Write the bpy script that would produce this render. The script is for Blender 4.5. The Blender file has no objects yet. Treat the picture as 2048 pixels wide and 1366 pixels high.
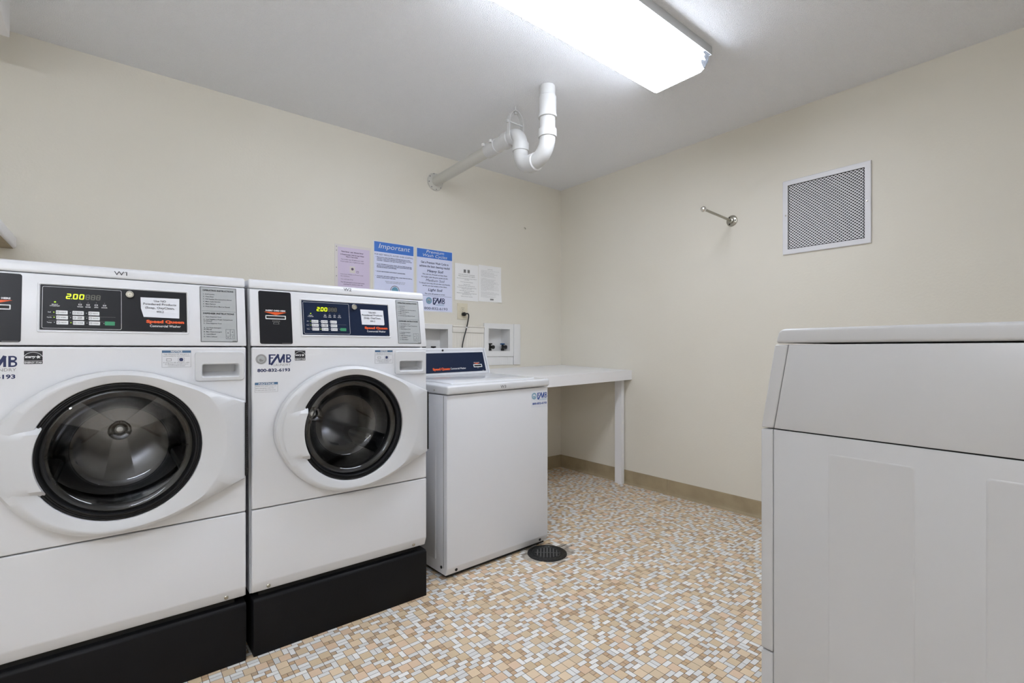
import bpy, bmesh, math, random
from mathutils import Vector, Matrix
C = bpy.context.scene.collection
S = bpy.context.scene
random.seed(7)
PI = math.pi

# ---------------------------------------------------------------- camera, world, exposure
cam_d = bpy.data.cameras.new('camera'); cam = bpy.data.objects.new('camera', cam_d); C.objects.link(cam)
cam.location = (-3.150, -3.147, 1.06)
cam.rotation_euler = (PI / 2, 0, math.radians(-39.32))
cam_d.sensor_width = 36.0
cam_d.lens = 975.5 / 2048 * 36.0
cam_d.shift_y = 16 / 2048
cam_d.clip_start = 0.02
S.camera = cam
w = bpy.data.worlds.new('world'); S.world = w; w.use_nodes = True
w.node_tree.nodes['Background'].inputs[0].default_value = (0.9, 0.95, 1, 1)
w.node_tree.nodes['Background'].inputs[1].default_value = 0.0
S.view_settings.view_transform = 'Standard'
S.view_settings.look = 'None'
S.view_settings.exposure = 0.48
S.view_settings.gamma = 1.0
S.view_settings.use_curve_mapping = False
S.cycles.max_bounces = 10
S.cycles.diffuse_bounces = 6
LAMP_STRENGTH = 12        # fluorescent fixture over the aisle
FILL_STRENGTH = 62.0       # fill light added behind the camera, out of view

# ---------------------------------------------------------------- materials
def srgb(r, g, b):
    f = lambda c: ((c / 255 + 0.055) / 1.055) ** 2.4 if c / 255 > 0.04045 else c / 255 / 12.92
    return (f(r), f(g), f(b), 1)

def mat(name, col, rough=0.5, metal=0.0, bump=None, spec=0.5, coat=0.0, var=None):
    m = bpy.data.materials.new(name); m.use_nodes = True
    nt = m.node_tree; b = nt.nodes['Principled BSDF']
    b.inputs['Base Color'].default_value = col
    b.inputs['Roughness'].default_value = rough
    b.inputs['Metallic'].default_value = metal
    b.inputs['Specular IOR Level'].default_value = spec
    b.inputs['Coat Weight'].default_value = coat
    tc = nt.nodes.new('ShaderNodeTexCoord')
    if bump:
        n = nt.nodes.new('ShaderNodeTexNoise'); n.inputs['Scale'].default_value = bump[0]
        n.inputs['Detail'].default_value = bump[3] if len(bump) > 3 else 2
        nt.links.new(tc.outputs['Object'], n.inputs['Vector'])
        bp = nt.nodes.new('ShaderNodeBump'); bp.inputs['Strength'].default_value = bump[1]
        bp.inputs['Distance'].default_value = bump[2]
        nt.links.new(n.outputs['Fac'], bp.inputs['Height'])
        nt.links.new(bp.outputs['Normal'], b.inputs['Normal'])
    if var:
        n = nt.nodes.new('ShaderNodeTexNoise'); n.inputs['Scale'].default_value = var[0]
        n.inputs['Detail'].default_value = 3
        nt.links.new(tc.outputs['Object'], n.inputs['Vector'])
        mx = nt.nodes.new('ShaderNodeMix'); mx.data_type = 'RGBA'
        mx.inputs['A'].default_value = col; mx.inputs['B'].default_value = var[1]
        rp = nt.nodes.new('ShaderNodeMapRange')
        rp.inputs['From Min'].default_value = var[2]; rp.inputs['From Max'].default_value = var[3]
        nt.links.new(n.outputs['Fac'], rp.inputs['Value'])
        nt.links.new(rp.outputs['Result'], mx.inputs['Factor'])
        nt.links.new(mx.outputs['Result'], b.inputs['Base Color'])
    return m

M = {}
M['wall'] = mat('wall paint cream', (0.755, 0.722, 0.638, 1), 0.55, bump=(90, 0.25, 0.002), var=(1.3, (0.735, 0.70, 0.612, 1), 0.4, 0.7))
M['ceil'] = mat('ceiling textured', (0.94, 0.95, 0.975, 1), 0.7, bump=(210, 1.0, 0.007, 2))
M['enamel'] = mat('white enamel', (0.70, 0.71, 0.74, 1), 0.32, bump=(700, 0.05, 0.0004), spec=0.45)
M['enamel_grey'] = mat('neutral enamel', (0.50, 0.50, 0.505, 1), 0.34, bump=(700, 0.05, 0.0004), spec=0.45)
M['enamel_gloss'] = mat('white glossy enamel', (0.66, 0.67, 0.69, 1), 0.12, spec=0.5)
M['plastic'] = mat('white door plastic', (0.60, 0.61, 0.63, 1), 0.38)
M['pvc'] = mat('white painted pvc', (0.62, 0.62, 0.61, 1), 0.35)
M['bright_white'] = mat('bright white plastic', (0.88, 0.87, 0.88, 1), 0.35)
M['pipe_cream'] = mat('painted iron pipe', (0.60, 0.59, 0.54, 1), 0.45, bump=(60, 0.1, 0.001))
M['laminate'] = mat('white laminate', (0.85, 0.85, 0.87, 1), 0.3, bump=(40, 0.03, 0.001))
M['trimwhite'] = mat('white painted wood', (0.78, 0.775, 0.765, 1), 0.5)
M['trimcream'] = mat('cream painted wood', (0.81, 0.775, 0.705, 1), 0.5)
M['vent_white'] = mat('white vent enamel', (0.74, 0.74, 0.77, 1), 0.4)
M['rubber_base'] = mat('taupe cove base', srgb(168, 153, 124), 0.5, var=(8, srgb(154, 139, 112), 0.4, 0.7))
M['black_enamel'] = mat('black enamel', (0.0085, 0.0085, 0.0095, 1), 0.45, bump=(300, 0.25, 0.0006), spec=0.12)
M['panel_black'] = mat('graphite overlay', (0.013, 0.0135, 0.0165, 1), 0.38, spec=0.2)
M['panel_navy'] = mat('navy overlay', (0.009, 0.017, 0.045, 1), 0.38, spec=0.2)
M['dark'] = mat('dark gap', (0.01, 0.01, 0.01, 1), 0.7)
M['gasket'] = mat('grey rubber gasket', (0.022, 0.022, 0.023, 1), 0.45, spec=0.3)
M['trim_ring'] = mat('black door trim', (0.010, 0.0105, 0.012, 1), 0.16, spec=0.3)
M['steel'] = mat('brushed steel drum', (0.42, 0.42, 0.425, 1), 0.2, 1.0)
M['hub'] = mat('polished drum hub', (0.95, 0.95, 0.95, 1), 0.12, 1.0)
M['chrome'] = mat('chrome', (0.75, 0.74, 0.70, 1), 0.2, 1.0)
M['aged'] = mat('tarnished nickel', (0.42, 0.40, 0.34, 1), 0.32, 1.0, bump=(150, 0.4, 0.001))
M['silver_label'] = mat('silver label', srgb(168, 172, 174), 0.45)
M['white_ink'] = mat('white print', (0.75, 0.76, 0.78, 1), 0.5)
M['ink'] = mat('black print', (0.012, 0.012, 0.016, 1), 0.6)
M['grey_ink'] = mat('grey print', (0.10, 0.10, 0.11, 1), 0.6)
M['faint_ink'] = mat('faint print', (0.25, 0.25, 0.25, 1), 0.6)
M['purple_ink'] = mat('purple print', (0.12, 0.08, 0.15, 1), 0.6)
M['navy_ink'] = mat('navy print', (0.018, 0.028, 0.10, 1), 0.6)
M['blue_ink'] = mat('blue print', (0.02, 0.07, 0.30, 1), 0.6)
M['cyan_ink'] = mat('cyan print', (0.14, 0.34, 0.48, 1), 0.6)
M['orange'] = mat('orange print', (0.75, 0.095, 0.012, 1), 0.5)
M['paper'] = mat('white paper', (0.88, 0.88, 0.88, 1), 0.6)
M['note'] = mat('bright note paper', (0.72, 0.74, 0.80, 1), 0.6)
M['paper_purple'] = mat('lilac paper', srgb(212, 199, 222), 0.6)
M['paper_blue'] = mat('pale blue poster', srgb(220, 225, 250), 0.35)
M['poster_edge'] = mat('clear laminate edge', srgb(225, 225, 225), 0.3)
M['band_blue'] = mat('poster blue band', srgb(62, 118, 205), 0.35)
M['sleeve'] = mat('plastic sleeve', srgb(222, 217, 214), 0.2)
M['green'] = mat('green button', srgb(52, 140, 100), 0.5)
M['outlet'] = mat('almond plate', srgb(216, 208, 186), 0.4)
M['black_plastic'] = mat('black plastic', (0.01, 0.01, 0.01, 1), 0.4)
M['blue_plastic'] = mat('blue valve handle', srgb(40, 84, 130), 0.4)
M['notice_blue'] = mat('notice band', srgb(70, 105, 140), 0.5)
M['cast_iron'] = mat('wet cast iron', (0.03, 0.032, 0.033, 1), 0.28, 0.6, bump=(160, 0.8, 0.003))
M['grate_iron'] = mat('worn grate iron', (0.10, 0.10, 0.10, 1), 0.4, 0.3, bump=(160, 0.6, 0.002))
M['cement'] = mat('patched cement', srgb(176, 168, 156), 0.7, bump=(60, 0.5, 0.002), var=(25, srgb(120, 110, 98), 0.45, 0.7))
M['housing'] = mat('fixture housing', (0.55, 0.56, 0.57, 1), 0.4)
M['broken'] = mat('dusty end cap', (0.022, 0.022, 0.022, 1), 0.8, bump=(120, 0.8, 0.003))
M['led_off'] = mat('led off', srgb(90, 90, 82), 0.5)
def emit(name, col, s):
    m = mat(name, col, 0.4); b = m.node_tree.nodes['Principled BSDF']
    b.inputs['Emission Color'].default_value = col; b.inputs['Emission Strength'].default_value = s
    return m
M['lamp'] = emit('glowing acrylic lens', (0.93, 0.99, 1.11, 1), LAMP_STRENGTH)
M['lamp_side'] = emit('acrylic lens flank', (0.93, 0.99, 1.11, 1), LAMP_STRENGTH * 0.9)
M['fill_lamp'] = emit('added fill tube', (0.93, 0.99, 1.11, 1), FILL_STRENGTH)  # glow of the added fill light
M['digit'] = emit('lit digits', srgb(200, 225, 20), 0.9)
M['led_on'] = emit('lit led', srgb(150, 185, 20), 0.6)
# door glass
m = bpy.data.materials.new('door glass'); m.use_nodes = True; nt = m.node_tree; nt.nodes.clear()
o_ = nt.nodes.new('ShaderNodeOutputMaterial'); tr = nt.nodes.new('ShaderNodeBsdfTransparent'); gl = nt.nodes.new('ShaderNodeBsdfGlossy')
tr.inputs[0].default_value = (0.72, 0.73, 0.75, 1); gl.inputs['Roughness'].default_value = 0.03
fr = nt.nodes.new('ShaderNodeFresnel'); fr.inputs['IOR'].default_value = 1.55
ad = nt.nodes.new('ShaderNodeMath'); ad.operation = 'ADD'; ad.inputs[1].default_value = 0.015
mx = nt.nodes.new('ShaderNodeMixShader')
nt.links.new(fr.outputs[0], ad.inputs[0]); nt.links.new(ad.outputs[0], mx.inputs[0])
nt.links.new(tr.outputs[0], mx.inputs[1]); nt.links.new(gl.outputs[0], mx.inputs[2]); nt.links.new(mx.outputs[0], o_.inputs[0])
M['glass'] = m
# floor tile: colour comes per tile from a colour attribute
m = bpy.data.materials.new('mosaic tile'); m.use_nodes = True; nt = m.node_tree; b = nt.nodes['Principled BSDF']
at = nt.nodes.new('ShaderNodeVertexColor'); at.layer_name = 'tile'
tc = nt.nodes.new('ShaderNodeTexCoord'); nz = nt.nodes.new('ShaderNodeTexNoise'); nz.inputs['Scale'].default_value = 500
nt.links.new(tc.outputs['Object'], nz.inputs['Vector'])
mxx = nt.nodes.new('ShaderNodeMix'); mxx.data_type = 'RGBA'; mxx.blend_type = 'MULTIPLY'; mxx.inputs['Factor'].default_value = 0.12
nt.links.new(at.outputs['Color'], mxx.inputs['A']); nt.links.new(nz.outputs['Color'], mxx.inputs['B'])
nt.links.new(mxx.outputs['Result'], b.inputs['Base Color']); b.inputs['Roughness'].default_value = 0.42
b.inputs['Specular IOR Level'].default_value = 0.35
M['tile'] = m
M['grout'] = mat('brown grout', srgb(112, 96, 80), 0.85)

# ---------------------------------------------------------------- helpers
def obj(name, verts, faces, m, parent=None, smooth=False, mi=None, label=None):
    me = bpy.data.meshes.new(name); me.from_pydata([tuple(v) for v in verts], [], faces)
    mats = m if isinstance(m, (list, tuple)) else [m]
    for x in mats: me.materials.append(x if not isinstance(x, str) else M[x])
    if mi: me.polygons.foreach_set('material_index', mi)
    bm = bmesh.new(); bm.from_mesh(me); bmesh.ops.recalc_face_normals(bm, faces=bm.faces); bm.to_mesh(me); bm.free()
    if smooth:
        me.polygons.foreach_set('use_smooth', [True] * len(me.polygons))
        try: me.set_sharp_from_angle(angle=math.radians(38))
        except Exception: pass
    me.update()
    o = bpy.data.objects.new(name, me); C.objects.link(o)
    if parent: o.parent = parent
    if label: o['label'] = label
    return o

def thing(name, label, cat, loc=(0, 0, 0), rz=0, group=None):
    o = bpy.data.objects.new(name, None); C.objects.link(o); o.location = loc; o.rotation_euler = (0, 0, rz)
    o['label'] = label; o['category'] = cat
    if group: o['group'] = group
    return o

def tag(o, label, cat, group=None):
    o['label'] = label; o['category'] = cat
    if group: o['group'] = group
    return o

def bm_obj(name, bm, m, parent=None, smooth=True, label=None):
    bmesh.ops.recalc_face_normals(bm, faces=bm.faces)
    me = bpy.data.meshes.new(name); bm.to_mesh(me); bm.free()
    for x in (m if isinstance(m, (list, tuple)) else [m]): me.materials.append(M[x])
    if smooth:
        me.polygons.foreach_set('use_smooth', [True] * len(me.polygons)); me.set_sharp_from_angle(angle=math.radians(30))
    o = bpy.data.objects.new(name, me); C.objects.link(o)
    if parent: o.parent = parent
    if label: o['label'] = label
    return o

def add_box(bm, x0, x1, y0, y1, z0, z1, bev=0, seg=2, fn=None):
    vs = [bm.verts.new((x, y, z)) for x in (x0, x1) for y in (y0, y1) for z in (z0, z1)]
    q = [(0, 1, 3, 2), (4, 6, 7, 5), (0, 4, 5, 1), (2, 3, 7, 6), (0, 2, 6, 4), (1, 5, 7, 3)]
    fs = [bm.faces.new([vs[i] for i in f]) for f in q]
    geo = vs
    if bev:
        es = list({e for f in fs for e in f.edges})
        r = bmesh.ops.bevel(bm, geom=es, offset=bev, segments=seg, profile=0.5, affect='EDGES')
        geo = [v for v in r['verts']]
    if fn:
        for v in {v for v in geo}: v.co = Vector(fn(*v.co))

def box(name, x0, x1, y0, y1, z0, z1, m, parent=None, bev=0, seg=2, fn=None, label=None):
    bm = bmesh.new(); add_box(bm, x0, x1, y0, y1, z0, z1, bev, seg, None)
    if fn:
        for v in bm.verts: v.co = Vector(fn(*v.co))
    return bm_obj(name, bm, m, parent, bool(bev), label)

def prism(name, prof, x0, x1, m, parent=None, bev=0, seg=2, fn=None, label=None):
    """profile of (y,z) points extruded along x"""
    bm = bmesh.new(); n = len(prof)
    a = [bm.verts.new((x0, y, z)) for y, z in prof]; b = [bm.verts.new((x1, y, z)) for y, z in prof]
    bm.faces.new(a); bm.faces.new(b[::-1])
    for i in range(n): bm.faces.new([a[i], b[i], b[(i + 1) % n], a[(i + 1) % n]])
    bmesh.ops.recalc_face_normals(bm, faces=bm.faces)
    if bev: bmesh.ops.bevel(bm, geom=bm.edges[:], offset=bev, segments=seg, profile=0.5, affect='EDGES')
    if fn:
        for v in bm.verts: v.co = Vector(fn(*v.co))
    return bm_obj(name, bm, m, parent, bool(bev), label)

def rrect(x0, x1, z0, z1, r, n=5):
    pts = []
    for cx, cz, a0 in ((x1 - r, z1 - r, 0), (x0 + r, z1 - r, 90), (x0 + r, z0 + r, 180), (x1 - r, z0 + r, 270)):
        for i in range(n + 1):
            a = math.radians(a0 + 90 * i / n); pts.append((cx + r * math.cos(a), cz + r * math.sin(a)))
    return pts

def loft_data(rings, cap0=False, cap1=False):
    v = [p for r in rings for p in r]; n = len(rings[0]); f = []
    for k in range(len(rings) - 1):
        for i in range(n):
            f.append((k * n + i, k * n + (i + 1) % n, (k + 1) * n + (i + 1) % n, (k + 1) * n + i))
    if cap0: f.append(tuple(range(n))[::-1])
    if cap1: f.append(tuple(range((len(rings) - 1) * n, len(rings) * n)))
    return v, f

def loft(name, rings, m, parent=None, cap0=False, cap1=False, smooth=True, label=None):
    v, f = loft_data(rings, cap0, cap1)
    return obj(name, v, f, m, parent, smooth, label=label)

def lathe_rings(prof, c, axis='y', n=64):
    """prof: (r, h) with h along the axis from c"""
    out = []
    for r, h in prof:
        ring = []
        for i in range(n):
            a = 2 * PI * i / n; u, w_ = r * math.cos(a), r * math.sin(a)
            if axis == 'y': ring.append((c[0] + u, c[1] + h, c[2] + w_))
            elif axis == 'z': ring.append((c[0] + u, c[1] + w_, c[2] + h))
            else: ring.append((c[0] + h, c[1] + u, c[2] + w_))
        out.append(ring)
    return out

def lathe(name, prof, c, m, parent=None, axis='y', n=64, cap0=False, cap1=False, smooth=True, label=None):
    return loft(name, lathe_rings(prof, c, axis, n), m, parent, cap0, cap1, smooth, label)

def tube_data(path, r, n=16):
    path = [Vector(p) for p in path]; rr = r if isinstance(r, list) else [r] * len(path)
    rings = []; t0 = (path[1] - path[0]).normalized()
    up = Vector((0, 0, 1)) if abs(t0.z) < 0.9 else Vector((1, 0, 0))
    u = t0.cross(up).normalized()
    for i, p in enumerate(path):
        t = ((path[min(i + 1, len(path) - 1)] - path[max(i - 1, 0)])).normalized()
        u = (u - t * u.dot(t)).normalized(); v = t.cross(u)
        rings.append([tuple(p + (u * math.cos(2 * PI * k / n) + v * math.sin(2 * PI * k / n)) * rr[i]) for k in range(n)])
    return loft_data(rings, True, True)

def tube(name, path, r, m, parent=None, n=16, label=None):
    v, f = tube_data(path, r, n); return obj(name, v, f, m, parent, True, label=label)

def join_data(parts):
    V, F = [], []
    for v, f in parts:
        o = len(V); V += list(v); F += [tuple(i + o for i in x) for x in f]
    return V, F

def smooth_path(pts, k=6):
    P = [Vector(p) for p in pts]; P = [P[0] * 2 - P[1]] + P + [P[-1] * 2 - P[-2]]; out = []
    for i in range(1, len(P) - 2):
        for j in range(k):
            t = j / k
            out.append(0.5 * ((2 * P[i]) + (P[i + 1] - P[i - 1]) * t + (2 * P[i - 1] - 5 * P[i] + 4 * P[i + 1] - P[i + 2]) * t * t + (3 * P[i] - 3 * P[i + 1] + P[i + 2] - P[i - 1]) * t ** 3))
    out.append(P[-2]); return out

_tc = {}
def glyphs(s, bold, shear, res):
    key = (s, bold, shear, res)
    if key in _tc: return _tc[key]
    cu = bpy.data.curves.new('t', 'FONT'); cu.body = s; cu.size = 1.0; cu.resolution_u = res; cu.fill_mode = 'FRONT'
    cu.shear = shear; cu.offset = bold
    o = bpy.data.objects.new('t', cu); me = o.to_mesh()
    v = [(p.co.x, p.co.y) for p in me.vertices]; f = [tuple(p.vertices) for p in me.polygons]
    o.to_mesh_clear(); bpy.data.objects.remove(o); bpy.data.curves.remove(cu)
    _tc[key] = (v, f); return v, f

def lettering(name, lines, m, parent, fn, label=None, extra=None):
    """lines: (text, x, z, cap height, width or None, align, bold, shear); fn maps (x, z) to a 3-D point"""
    V, F, MI = [], [], []
    for ln in lines:
        s, x, z, h, wd, al = ln[:6]; bold = ln[6] if len(ln) > 6 else 0.0; sh = ln[7] if len(ln) > 7 else 0.0
        k = ln[8] if len(ln) > 8 else 0
        v, f = glyphs(s, bold, sh, 2 if h < 0.012 else 4)
        if not v: continue
        x0 = min(p[0] for p in v); x1 = max(p[0] for p in v); sy = h / 0.73
        sx = (wd / (x1 - x0)) if wd else sy
        W = (x1 - x0) * sx; ox = x - (W / 2 if al == 'c' else W if al == 'r' else 0)
        o = len(V); V += [(q_[0], q_[1] - 2.7e-4, q_[2]) for q_ in (fn(ox + (p[0] - x0) * sx, z + p[1] * sy) for p in v)]
        F += [tuple(i + o for i in q) for q in f]; MI += [k] * len(f)
    if extra:
        for j_, (poly, k) in enumerate(extra):
            o = len(V); e_ = (1 + j_ % 40) * 6e-6; V += [(q_[0], q_[1] - e_, q_[2]) for q_ in (fn(*p) for p in poly)]; F.append(tuple(range(o, o + len(poly)))); MI.append(k)
    me = bpy.data.meshes.new(name); me.from_pydata([tuple(v) for v in V], [], F)
    for x in (m if isinstance(m, (list, tuple)) else [m]): me.materials.append(M[x])
    me.polygons.foreach_set('material_index', MI); me.update()
    o = bpy.data.objects.new(name, me); C.objects.link(o); o.parent = parent
    if label: o['label'] = label
    return o

def ring_polys(cx, cz, r0, r1, k, n=24, a0=0, a1=360):
    out = []
    for i in range(n):
        a = math.radians(a0 + (a1 - a0) * i / n); b = math.radians(a0 + (a1 - a0) * (i + 1) / n)
        out.append(([(cx + r0 * math.cos(a), cz + r0 * math.sin(a)), (cx + r1 * math.cos(a), cz + r1 * math.sin(a)),
                     (cx + r1 * math.cos(b), cz + r1 * math.sin(b)), (cx + r0 * math.cos(b), cz + r0 * math.sin(b))], k))
    return out
def disc_poly(cx, cz, r, k, n=20): return [([(cx + r * math.cos(2 * PI * i / n), cz + r * math.sin(2 * PI * i / n)) for i in range(n)], k)]
def rect_poly(x0, x1, z0, z1, k): return [([(x0, z0), (x1, z0), (x1, z1), (x0, z1)], k)]
def frame_poly(x0, x1, z0, z1, t, k):
    return rect_poly(x0, x1, z1 - t, z1, k) + rect_poly(x0, x1, z0, z0 + t, k) + rect_poly(x0, x0 + t, z0 + t, z1 - t, k) + rect_poly(x1 - t, x1, z0 + t, z1 - t, k)
def stroke(p, q, t, k):
    d = Vector((q[0] - p[0], q[1] - p[1])).normalized() * t / 2; n = Vector((-d.y, d.x))
    return [([(p[0] + n.x, p[1] + n.y), (p[0] - n.x, p[1] - n.y), (q[0] - n.x, q[1] - n.y), (q[0] + n.x, q[1] + n.y)], k)]

def cut(o, boxes):
    """boolean boxes (or ready meshes) out of o, applied"""
    tmp = []
    for b_ in boxes:
        c = box('cutter', *b_, 'dark') if isinstance(b_, tuple) else b_
        c.parent = o.parent; md = o.modifiers.new('cut', 'BOOLEAN'); md.operation = 'DIFFERENCE'; md.solver = 'EXACT'; md.object = c; tmp.append(c)
    bpy.context.view_layer.update()
    dg = bpy.context.evaluated_depsgraph_get()
    me = bpy.data.meshes.new_from_object(o.evaluated_get(dg))
    o.modifiers.clear(); o.data = me
    for c in tmp: bpy.data.objects.remove(c)

def structure(o): o['kind'] = 'structure'; return o

# ---------------------------------------------------------------- room shell
ZC = 2.50; XL, YB = -4.7, -3.62
wa = structure(box('wall_left', XL, 0.0, 0, 0.15, 0, ZC, 'wall'))
wb = structure(box('wall_back', 0, 0.15, YB, 0.15, 0, ZC, 'wall'))
structure(box('wall_right', XL, 0.15, YB - 0.15, YB, 0, ZC, 'wall'))
structure(box('wall_front', XL - 0.15, XL, YB - 0.15, 0.15, 0, ZC, 'wall'))
structure(box('ceiling', XL - 0.15, 0.15, YB - 0.15, 0.15, ZC, ZC + 0.1, 'ceil'))
cut(wa, [(-0.828, -0.605, -0.05, 0.105, 1.046, 1.230), (-1.426, -1.203, -0.05, 0.105, 1.02, 1.214)])
cut(wb, [(-0.05, 0.10, -2.318, -1.928, 1.660, 2.046)])

# mosaic floor: one mesh, each tile a face of its own over a grout bed
DR = (-1.401, -1.300)
def make_floor():
    U = 0.0183; nx = int(-XL / U); ny = int(-YB / U); used = [[False] * ny for _ in range(nx)]; wh = {}
    rnd = random.Random(3); V, F, Cc, MI = [], [], [], []
    g = 0.0008
    def add(i, j, a, b, kind):
        for p in range(a):
            for q in range(b): used[i + p][j + q] = True; wh[(i + p, j + q)] = kind
        x0, y0 = -(i + a) * U + g, -(j + b) * U + g; x1, y1 = -i * U - g, -j * U - g
        cx, cy = (x0 + x1) / 2 - DR[0], (y0 + y1) / 2 - DR[1]
        rr = math.hypot(cx, cy); ang = math.atan2(cy, cx)
        lim = 0.113 + 0.012 * math.sin(3 * ang + 1) + (0.04 if -0.9 < ang < 0.3 else 0.0) + (0.03 if 2.6 < abs(ang) else 0)
        if rr < lim: return
        o = len(V); V.extend([(x0, y0, 0), (x1, y0, 0), (x1, y1, 0), (x0, y1, 0)]); F.append((o, o + 1, o + 2, o + 3)); MI.append(0)
        if kind == 'w': c = rnd.choice([(226, 225, 222), (219, 218, 215), (231, 229, 225), (212, 211, 208)])
        elif kind == 'L': c = rnd.choice([(217, 194, 162), (211, 190, 160), (220, 198, 168), (216, 189, 161), (208, 187, 155)])
        else: c = rnd.choice([(198, 169, 134), (191, 162, 131), (187, 164, 138), (202, 173, 138), (180, 156, 130)])
        d = rnd.uniform(-5, 5); c = srgb(*[min(250, k * 1.045 + d) for k in c])
        Cc.extend([c] * 4)
    # each foot-square sheet starts on its own line, as mesh-backed mosaic does
    order = [(i, j) for i in range(nx) for j in range(ny)]
    for i, j in order:
        if used[i][j]: continue
        def free(a, b):
            if i + a > nx or j + b > ny: return False
            return all(not used[i + p][j + q] for p in range(a) for q in range(b))
        r = rnd.random()
        def near(a, b):      # white tiles already touching this spot along a long side
            n_ = sum(wh.get((i - 1, j + q)) == 'w' for q in range(b)) / b + sum(wh.get((i + a, j + q)) == 'w' for q in range(b)) / b
            return n_ + sum(wh.get((i + p, j - 1)) == 'w' for p in range(a)) / a + sum(wh.get((i + p, j + b)) == 'w' for p in range(a)) / a
        opts = [(2, 1), (1, 2)] if rnd.random() < 0.5 else [(1, 2), (2, 1)]
        nL = sum(wh.get((i - 1, j + q)) == 'L' for q in (0, 1)) + sum(wh.get((i + p, j - 1)) == 'L' for p in (0, 1)) + sum(wh.get((i + p, j + 2)) == 'L' for p in (0, 1))
        if r < (0.62 if nL == 0 else 0.30 if nL < 2 else 0.12) and free(2, 2): add(i, j, 2, 2, 'L'); continue
        done = False
        if rnd.random() < 0.68:
            for a_, b_ in opts:
                if free(a_, b_) and near(a_, b_) < 1.05: add(i, j, a_, b_, 'w'); done = True; break
        if not done: add(i, j, 1, 1, 's')
    n = len(F)
    o = len(V); x0, x1, y0, y1 = XL - 0.15, 0.15, YB - 0.15, 0.15
    V += [(x0, y0, -0.0012), (x1, y0, -0.0012), (x1, y1, -0.0012), (x0, y1, -0.0012), (x0, y0, -0.08), (x1, y0, -0.08), (x1, y1, -0.08), (x0, y1, -0.08)]
    for f in ((0, 1, 2, 3), (4, 7, 6, 5), (0, 4, 5, 1), (1, 5, 6, 2), (2, 6, 7, 3), (3, 7, 4, 0)): F.append(tuple(o + k for k in f)); MI.append(1); Cc.extend([(0.1, 0.1, 0.1, 1)] * 4)
    me = bpy.data.meshes.new('floor'); me.from_pydata(V, [], F); me.materials.append(M['tile']); me.materials.append(M['grout'])
    me.polygons.foreach_set('material_index', MI)
    ca = me.color_attributes.new('tile', 'FLOAT_COLOR', 'CORNER')
    ca.data.foreach_set('color', [x for c in Cc for x in c]); me.update()
    f = bpy.data.objects.new('floor', me); C.objects.link(f); structure(f)
make_floor()

# vinyl cove base
def base(name, a, b, seams):
    """a->b along the wall; profile turns out at the toe"""
    d = (Vector(b) - Vector(a)); L = d.length; d.normalize(); n = Vector((d.y, -d.x))  # room side
    prof = [(0, 0.107), (0.003, 0.107), (0.004, 0.10), (0.004, 0.03), (0.006, 0.016), (0.012, 0.006), (0.020, 0.0015), (0.020, 0), (0, 0)]
    V, F = [], []; cuts = [0] + seams + [L]
    for s0, s1 in zip(cuts[:-1], cuts[1:]):
        s0 += 0.0008; s1 -= 0.0008; o = len(V); k = len(prof)
        for s in (s0, s1):
            for t, z in prof: p = Vector(a) + d * s + n * t; V.append((p.x, p.y, z))
        F += [(o + i, o + (i + 1) % k, o + k + (i + 1) % k, o + k + i) for i in range(k)]
        F += [tuple(o + i for i in range(k)), tuple(o + k + i for i in range(k))[::-1]]
    structure(obj(name, V, F, 'rubber_base'))
base('baseboard_left', (XL, 0), (-0.002, 0), [1.2, 2.4, 3.6])
base('baseboard_back', (0, -0.002), (0, YB), [1.10, 2.32])
base('baseboard_right', (0, YB), (XL, YB), [1.2, 2.4, 3.6])

# ---------------------------------------------------------------- front-load washers
K = 0.1554
def fl(x, z, o=0.0): return (x, -o, z)                                  # front plane of a washer
def co(x, z, o=0.0): return (x, 0.0 + K * (z - 1.0695) - o, z)           # leaning console plane
def contour_R():
    pts = [(0.070, 0.772), (0.093, 0.858), (0.147, 0.923), (0.215, 0.968), (0.282, 0.991), (0.349, 0.998), (0.420, 0.988), (0.490, 0.963), (0.578, 0.927), (0.674, 0.886),
           (0.674, 0.626), (0.590, 0.591), (0.520, 0.563), (0.455, 0.540), (0.387, 0.526), (0.302, 0.525), (0.222, 0.550), (0.150, 0.602), (0.092, 0.684)]
    n = len(pts); out = []
    for i in range(n):
        p0, p1, p2, p3 = (Vector(pts[(i + k - 1) % n]) for k in range(4))
        if i == 9: p0 = p1 * 2 - p2; p3 = p2 * 2 - p1
        if i == 8: p3 = p2 * 2 - p1
        if i == 10: p0 = p1 * 2 - p2
        for j in range(8):
            t = j / 8
            out.append(0.5 * ((2 * p1) + (p2 - p0) * t + (2 * p0 - 5 * p1 + 4 * p2 - p3) * t * t + (3 * p1 - 3 * p2 + p3 - p0) * t ** 3))
    return out
CONT = contour_R(); DC = (0.349, 0.763)

def door_polar(n=160):
    """contour sampled as points; the hinge corners stay exact"""
    res = []
    for p in CONT: res.append((math.atan2(p.y - DC[1], p.x - DC[0]), math.hypot(p.x - DC[0], p.y - DC[1])))
    return res

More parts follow.
